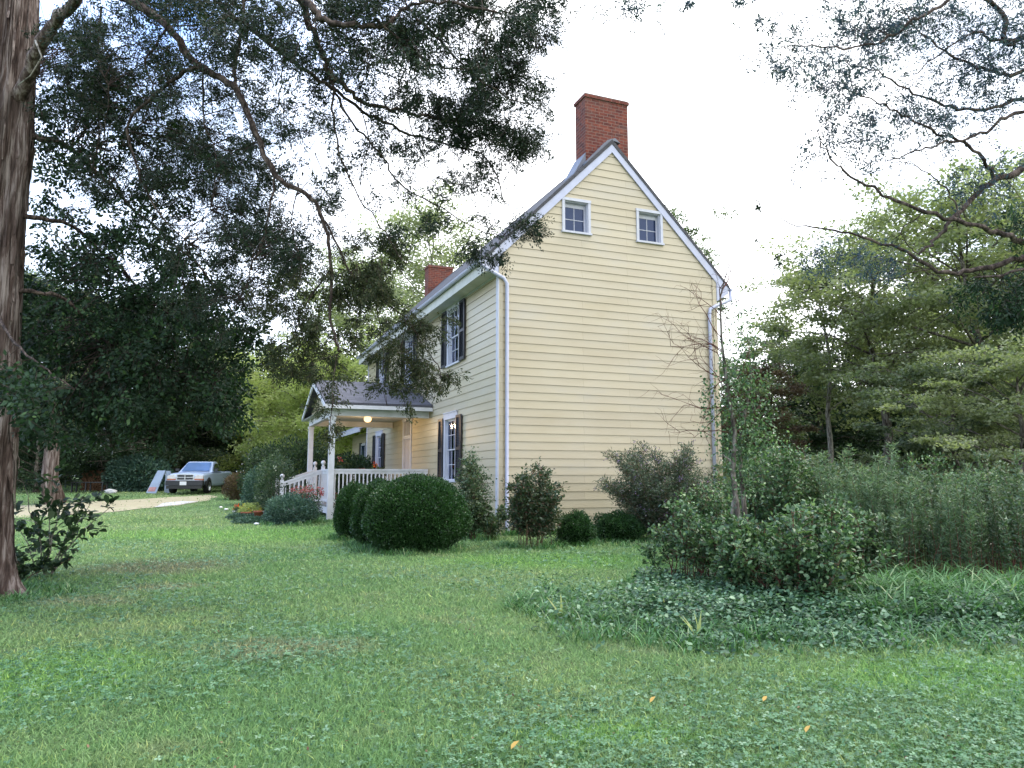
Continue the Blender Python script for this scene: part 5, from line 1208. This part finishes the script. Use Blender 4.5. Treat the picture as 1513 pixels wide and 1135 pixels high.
# sprigs hanging in from above, between the two trees
def sprig(px, py, D, top, label, n, sz, sd):
    p = P(px, py, D); t0 = P(top[0], top[1], D+.1); org = t0; rng = np.random.default_rng(sd)
    r = empty('hanging_sprig', org, label, 'sprig', 'sprigs hanging in from above')
    mb = MB(); mb.tube([t0-org, (t0+p)/2-org+[.02,0,0], p-org], [.0045,.003,.0015], 4); mb.build('twig', M['twig'], r)
    n *= 2; C = p+rng.normal(size=(n, 3))*sz*np.array([.75, .4, .35]); O, d_, _ = make_sprays(C, rng.normal(size=(n, 3))+[0,0,-.3], np.full(n, sz*1.2), rng, 16, .034, .011); leaves('foliage', O-org, d_, .014, .036, M['fringed_leaf'], r, T_DIA, rng=rng)
sprig(938, 8, 6.5, (965, -120), 'wide sprig tinted with blue fringing at the top centre of the sky', 20, .13, 301)
sprig(1015, 3, 6.5, (1030, -110), 'tiny sprig tip just right of the top centre', 4, .05, 302)
sprig(1096, 4, 6.5, (1105, -110), 'small sprig tip left of the lone hanging sprig', 4, .06, 303)
sprig(1130, 36, 6.5, (1150, -100), 'small lone sprig hanging below the others near the right branches', 7, .06, 304)
def tuft(px, py, D, label, sd, hgt):
    p = P(px, py, D); rng = np.random.default_rng(sd); t0 = P(px+6, -60, D); r = empty('hanging_leaf_tuft', t0, label, 'leaf tuft', 'dry leaf tufts dangling on threads')
    mb = MB(); mb.tube([t0-t0, p-t0], [.0006,.0006], 3); mb.build('thread', M['twig'], r)
    n = 26 if hgt > .02 else 7; O = (p-t0)+np.stack([rng.normal(size=n)*.014, rng.normal(size=n)*.012, -rng.random(n)*hgt], 1); leaves('leaf', O, rnd_dir(n, -.8, 1, rng), .022, .042, M['cedar'], r, T_OVAL, rng=rng)
tuft(1120, 294, 6.8, 'dark curled leaf tuft dangling high in the open sky', 311, .11)
tuft(1150, 374, 6.8, 'dark curled leaf tuft dangling lower, near the treetops', 312, .11)
tuft(1118, 354, 6.8, 'tiny dark leaf dangling between the two tufts', 313, .01)

# ------------------------------------------------------------------ pickup truck
def truck():
    D = 40.0; g = GD(297, D); hd = rad(-85)
    r = empty('pickup_truck', g, 'silver pickup truck with black bumper parked beyond the driveway', 'pickup truck', rz=hd)  # local +x forward, y left
    def prof_body():
        import bmesh
        # side outline stations: x, half width, z bottom, z belt(top), for the lower body
        st = [(2.42,.62,.52,.78),(2.38,.80,.48,.90),(2.20,.89,.46,.98),(1.6,.92,.42,1.03),(1.0,.92,.38,1.07),(.95,.92,.38,1.07),(-.55,.92,.38,1.08),(-.60,.92,.38,1.08),(-.62,.91,.40,1.12),(-2.45,.91,.44,1.14),(-2.55,.89,.5,1.12)]
        V = []; Fq = []
        for x, w, zb, zt_ in st:
            ring = [(-w*.96,zb),(-w,zb+.10),(-w*1.0,(zb+zt_)/2),(-w*.97,zt_-.08),(-w*.88,zt_),(0,zt_+(.05 if x > .9 else 0)),(w*.88,zt_),(w*.97,zt_-.08),(w,(zb+zt_)/2),(w,zb+.10),(w*.96,zb)]
            V += [(x, y, z) for y, z in ring]
        k = 11
        for i in range(len(st)-1):
            for j in range(k):
                j2 = (j+1) % k; Fq.append((i*k+j, i*k+j2, (i+1)*k+j2, (i+1)*k+j))
        Fq.append(tuple(range(k))); Fq.append(tuple(range((len(st)-1)*k, len(st)*k))[::-1])
        return V, Fq
    V, Fq = prof_body(); mb = MB(); mb.add(V, Fq); mb.build('body', M['silver'], r, smooth=False, bevel=.02)
    # cab
    mb = MB(); c = [(.95,1.07,.84),(.18,1.60,.66),(.05,1.64,.62),(-.45,1.64,.62),(-.58,1.58,.66),(-.62,1.10,.84)]; V = []
    for x, z, w in c: V += [(x, -w, z), (x, w, z)]
    n = len(c); Fq = [(2*i, 2*i+1, 2*i+3, 2*i+2) for i in range(n-1)]+[tuple(2*i for i in range(n)), tuple(2*i+1 for i in range(n))[::-1], (0, 1, 2*n-1, 2*n-2)]
    mb.add(V, Fq); mb.build('cab', M['silver'], r, bevel=.03)
    mb = MB(); mb.add([(.90,-.70,1.12),(.90,.70,1.12),(.27,.60,1.56),(.27,-.60,1.56)], [(0,1,2,3)])
    mb.v = [(x+.035, y, z+.02) for x, y, z in mb.v]; mb.build('windshield', M['carglass'], r)
    for s in (-1, 1):
        mb = MB(); q = [(.72, .83*s, 1.13), (.16, .70*s, 1.53), (-.40, .68*s, 1.55), (-.46, .84*s, 1.13)]; mb.add([(x, y+.018*s, z) for x, y, z in q], [(0,1,2,3) if s > 0 else (3,2,1,0)]); mb.build('side_window', M['carglass'], r)
        mb = MB(); mb.box(.62, .74, (.90 if s > 0 else -1.08), (1.08 if s > 0 else -.90), 1.12, 1.26); mb.build('mirror', M['plastic'], r, bevel=.02)
        mb = MB(); mb.prism([(.38*s+.05*s, .74),(.86*s,.74),(.86*s,.90),(.52*s,.93)], 0, 2.26, 2.425); mb.build('headlight', M['lens'], r)
        mb = MB(); mb.prism([(.46*s, .665),(.875*s,.665),(.875*s,.735),(.44*s,.735)], 0, 2.25, 2.43); mb.build('turn_signal', M['amber'], r)
    # bed opening
    mb = MB(); mb.box(-2.42, -.72, -.76, .76, 1.142, 1.146); mb.build('bed_liner', M['plastic'], r)
    # grille: chrome frame cross-hair over dark
    mb = MB(); mb.box(2.40, 2.436, -.40, .40, .68, .94); gr = mb.build('grille', M['plastic'], r)
    mb = MB()
    for a in ((-.42,.42,.925,.965),(-.42,.42,.655,.69),(-.42,.42,.79,.825)): mb.box(2.43, 2.455, a[0], a[1], a[2], a[3])
    for a in (-.42, -.025, .385): mb.box(2.432, 2.458, a, a+.045, .691, .924)
    mb.build('grille_frame', M['chrome'], gr)
    mb = MB(); mb.box(2.30, 2.56, -.90, .90, .40, .645); mb.box(1.98, 2.30, .925, .945, .42, .63); mb.build('bumper', M['plastic'], r, bevel=.03)
    mb = MB(); mb.box(2.50, 2.54, -.86, .86, .24, .39); mb.build('air_dam', M['black'], r)
    mb = MB(); mb.box(2.562, 2.575, -.20, .12, .42, .60); pl = mb.build('license_plate', M['plate'], r)
    mb = MB(); mb.box(-2.68, -2.56, -.88, .88, .45, .62); mb.build('bumper', M['chrome'], r, bevel=.02)
    for x in (1.60, -1.55):
        for s in (-1, 1):
            y = .80*s
            mb = MB(); ar = [(.43*math.cos(math.pi*k/10), .36+.45*math.sin(math.pi*k/10)) for k in range(11)]
            mb.prism([(x+a, z) for a, z in ar], 1, .60*s, .925*s); mb.v = [(a, b, c) for a, b, c in mb.v]; mb.build('wheel_arch', M['black'], r)
            mb = MB(); R_ = .35; sd = 24; V = []; 
            prof = [(R_*.62, -.11), (R_*.95, -.115), (R_, -.07), (R_, .07), (R_*.95, .115), (R_*.62, .11)]
            for rr, yy in prof: V += [(x+rr*math.cos(2*math.pi*k/sd), .84*s+yy, .35+rr*math.sin(2*math.pi*k/sd)) for k in range(sd)]
            Fq = [(i*sd+k, i*sd+(k+1) % sd, (i+1)*sd+(k+1) % sd, (i+1)*sd+k) for i in range(5) for k in range(sd)]
            mb.add(V, Fq); w = mb.build('wheel', M['rubber'], r, smooth=True)
            mb = MB(); V = []; pr = [(R_*.63, .10), (R_*.58, .06), (R_*.2, .085), (.01, .09)]
            for rr, yy in pr: V += [(x+rr*math.cos(2*math.pi*k/sd), .84*s+yy*s, .35+rr*math.sin(2*math.pi*k/sd)) for k in range(sd)]
            Fq = [(i*sd+k, i*sd+(k+1) % sd, (i+1)*sd+(k+1) % sd, (i+1)*sd+k) for i in range(3) for k in range(sd)]
            mb.add(V, Fq); mb.build('rim', M['rim'], w)
truck()
# sandwich board beside the truck
g = GD(235, 39.3); sb = empty('sandwich_board', g, 'pale blue folding A-frame board standing left of the truck', 'sandwich board', rz=rad(-22))
mb = MB(); mb.add([(-.48,-.35,0),(.22,-.35,0),(.40,0,1.18),(-.12,0,1.18),(-.48,-.31,0),(.22,-.31,0),(.40,.04,1.18),(-.12,.04,1.18)], [(0,1,2,3),(7,6,5,4),(0,4,5,1),(1,5,6,2),(2,6,7,3),(3,7,4,0)]); mb.build('front_panel', M['board'], sb)
mb = MB(); mb.add([(.30,.10,0),(.72,.55,0),(.62,.12,1.16),(.40,.05,1.16),(.30,.14,0),(.70,.59,0),(.60,.16,1.16),(.40,.09,1.16)], [(0,1,2,3),(7,6,5,4),(0,4,5,1),(1,5,6,2),(2,6,7,3),(3,7,4,0)]); mb.build('back_panel', M['board'], sb)
mb = MB(); mb.add([(-.38,-.325,.10),(.12,-.325,.10),(.16,-.26,.32),(-.32,-.26,.32)], [(0,1,2,3)]); mb.v = [(x, y-.012, z) for x, y, z in mb.v]; mb.build('faded_print', M['pinkish'], sb)
# bench frame, wood pile, tarp, stone, wire fence under the dark tree
g = GD(134, 40.5); bn = empty('metal_bench', g, 'low black metal bench frame in front of the wood pile', 'bench', rz=rad(-6))
mb = MB(); mb.box(-1.0, .95, -.25, .25, .50, .55); mb.build('seat', M['black'], bn)
for lx in (-.9, -.1, .85):
    for ly in (-.19, .19):
        mb = MB(); mb.box(lx-.03, lx+.03, ly-.03, ly+.03, 0, .5); mb.build('leg', M['black'], bn)
g = GD(151, 42.3); wp = empty('wood_pile', g, 'low stack of split firewood under the dark tree', 'wood pile')
mb = MB(); rng = np.random.default_rng(401)
for i in range(12):
    for j in range(8):
        x_ = -.95+i*.165+.08*(j % 2); z_ = .08+j*.14; rr = .075+.012*rng.random(); mb.tube([(x_, -.3+.06*rng.random(), z_), (x_, .3, z_)], rr, 7)
mb.build('logs', M['wood'], wp)
g = GD(166, 41.9); mb = MB(); mb.add([(-.16,0,0),(.16,0,0),(.22,.25,0),(-.1,.3,0),(-.14,.05,1.15),(.05,.05,1.2),(.10,.25,1.15),(-.1,.25,1.1)], [(0,1,5,4),(1,2,6,5),(2,3,7,6),(3,0,4,7),(4,5,6,7)])
o = mb.build('orange_tarp', M['orange'], None); o.location = g; tag(o, 'orange folded tarp standing at the right end of the wood pile', 'tarp')
g = GD(165, 39.0); me = bpy.data.meshes.new('boulder'); bm = bmesh.new(); bmesh.ops.create_icosphere(bm, subdivisions=3, radius=1)
for v in bm.verts: v.co = Vector((v.co.x*.32, v.co.y*.2, v.co.z*.16))*(1+.12*math.sin(v.co.x*5)*math.cos(v.co.y*4+v.co.z*3))
bm.to_mesh(me); bm.free(); me.materials.append(M['graystone']); o = bpy.data.objects.new('boulder', me); COL.objects.link(o); o.location = (g[0], g[1], g[2]+.08); tag(o, 'flat pale boulder right of the black bench', 'boulder')
g = GD(112, 46); wfn = empty('wire_fence', g, 'green wire fence behind the bench and old cedar', 'fence')
for i in range(6):
    mb = MB(); mb.box(-3+i*1.2-.03, -3+i*1.2+.03, -.03, .03, 0, 1.5); mb.build('post', M['wire'], wfn)
mb = MB()
for k in range(6): mb.box(-3, 3, -.008, .008, .2+k*.25, .22+k*.25)
mb.build('wire', M['wire'], wfn)

# ------------------------------------------------------------------ world, sun, camera
SE, SR = rad(62), rad(78)
wld = bpy.data.worlds.new('World'); scene.world = wld; wld.use_nodes = True; t = wld.node_tree; t.nodes.clear()
out = t.nodes.new('ShaderNodeOutputWorld'); bg = t.nodes.new('ShaderNodeBackground'); bg.inputs['Strength'].default_value = .12
sky = t.nodes.new('ShaderNodeTexSky'); sky.sky_type = 'NISHITA'; sky.sun_disc = False; sky.sun_elevation = SE; sky.sun_rotation = SR
tc = t.nodes.new('ShaderNodeTexCoord')
n = noise(t, mapping(t, tc.outputs['Generated'], (1, 1, 2.2)), 2.2, 5, .55, .2)
f = ramp(t, n, [(.36, g3(.35)), (.52, g3(1))])
# open blue gap low-left of the view, solid bright cloud elsewhere
sx = t.nodes.new('ShaderNodeSeparateXYZ'); L(t, tc.outputs['Generated'], sx.inputs[0])
mr = t.nodes.new('ShaderNodeMapRange'); mr.inputs['From Min'].default_value = -.05; mr.inputs['From Max'].default_value = -.45; mr.interpolation_type = 'SMOOTHSTEP'; L(t, sx.outputs['X'], mr.inputs['Value'])
cloud = mixc(t, mr.outputs[0], (11.0, 11.2, 11.6), (8.0, 9.2, 11.6))
mz = t.nodes.new('ShaderNodeMapRange'); mz.inputs['From Min'].default_value = .34; mz.inputs['From Max'].default_value = .55; mz.interpolation_type = 'SMOOTHSTEP'; L(t, sx.outputs['Z'], mz.inputs['Value'])
mb_ = t.nodes.new('ShaderNodeMapRange'); mb_.inputs['From Min'].default_value = .0; mb_.inputs['From Max'].default_value = -.22; mb_.interpolation_type = 'SMOOTHSTEP'; L(t, sx.outputs['X'], mb_.inputs['Value'])
mm = t.nodes.new('ShaderNodeMath'); mm.operation = 'MULTIPLY'; L(t, mz.outputs[0], mm.inputs[0]); L(t, mb_.outputs[0], mm.inputs[1])
gap = ramp(t, noise(t, tc.outputs['Generated'], 3.1, 4, .6, .3), [(.40, g3(1)), (.62, g3(.1))])
mm2 = t.nodes.new('ShaderNodeMath'); mm2.operation = 'MULTIPLY'; L(t, mm.outputs[0], mm2.inputs[0]); L(t, gap, mm2.inputs[1])
cloud = mixc(t, mm2.outputs[0], cloud, (1.9, 3.9, 9.0))
c = mixc(t, f, sky.outputs[0], cloud)
L(t, c, bg.inputs[0]); L(t, bg.outputs[0], out.inputs[0])
sd = bpy.data.lights.new('sun', 'SUN'); sd.energy = 1.3; sd.angle = rad(22); sd.color = (1, .93, .82)
so = bpy.data.objects.new('sun', sd); COL.objects.link(so)
az = SR  # sky rotation is clockwise from +Y
sun_dir = Vector((math.sin(az)*math.cos(SE), math.cos(az)*math.cos(SE), math.sin(SE)))
so.rotation_euler = sun_dir.to_track_quat('Z', 'Y').to_euler()
cam = bpy.data.cameras.new('camera'); co = bpy.data.objects.new('camera', cam); COL.objects.link(co)
cam.sensor_width = 36; cam.lens = F/1513*36; cam.clip_start = .05; cam.clip_end = 3000
co.location = (0, 0, EYE); co.rotation_euler = (rad(90)+PITCH, 0, 0); scene.camera = co
scene.view_settings.view_transform = 'Standard'; scene.view_settings.look = 'None'; scene.view_settings.exposure = 1.27; scene.view_settings.gamma = 1
scene.view_settings.use_curve_mapping = False
scene.cycles.use_denoising = True; scene.cycles.max_bounces = 6; scene.cycles.transparent_max_bounces = 8
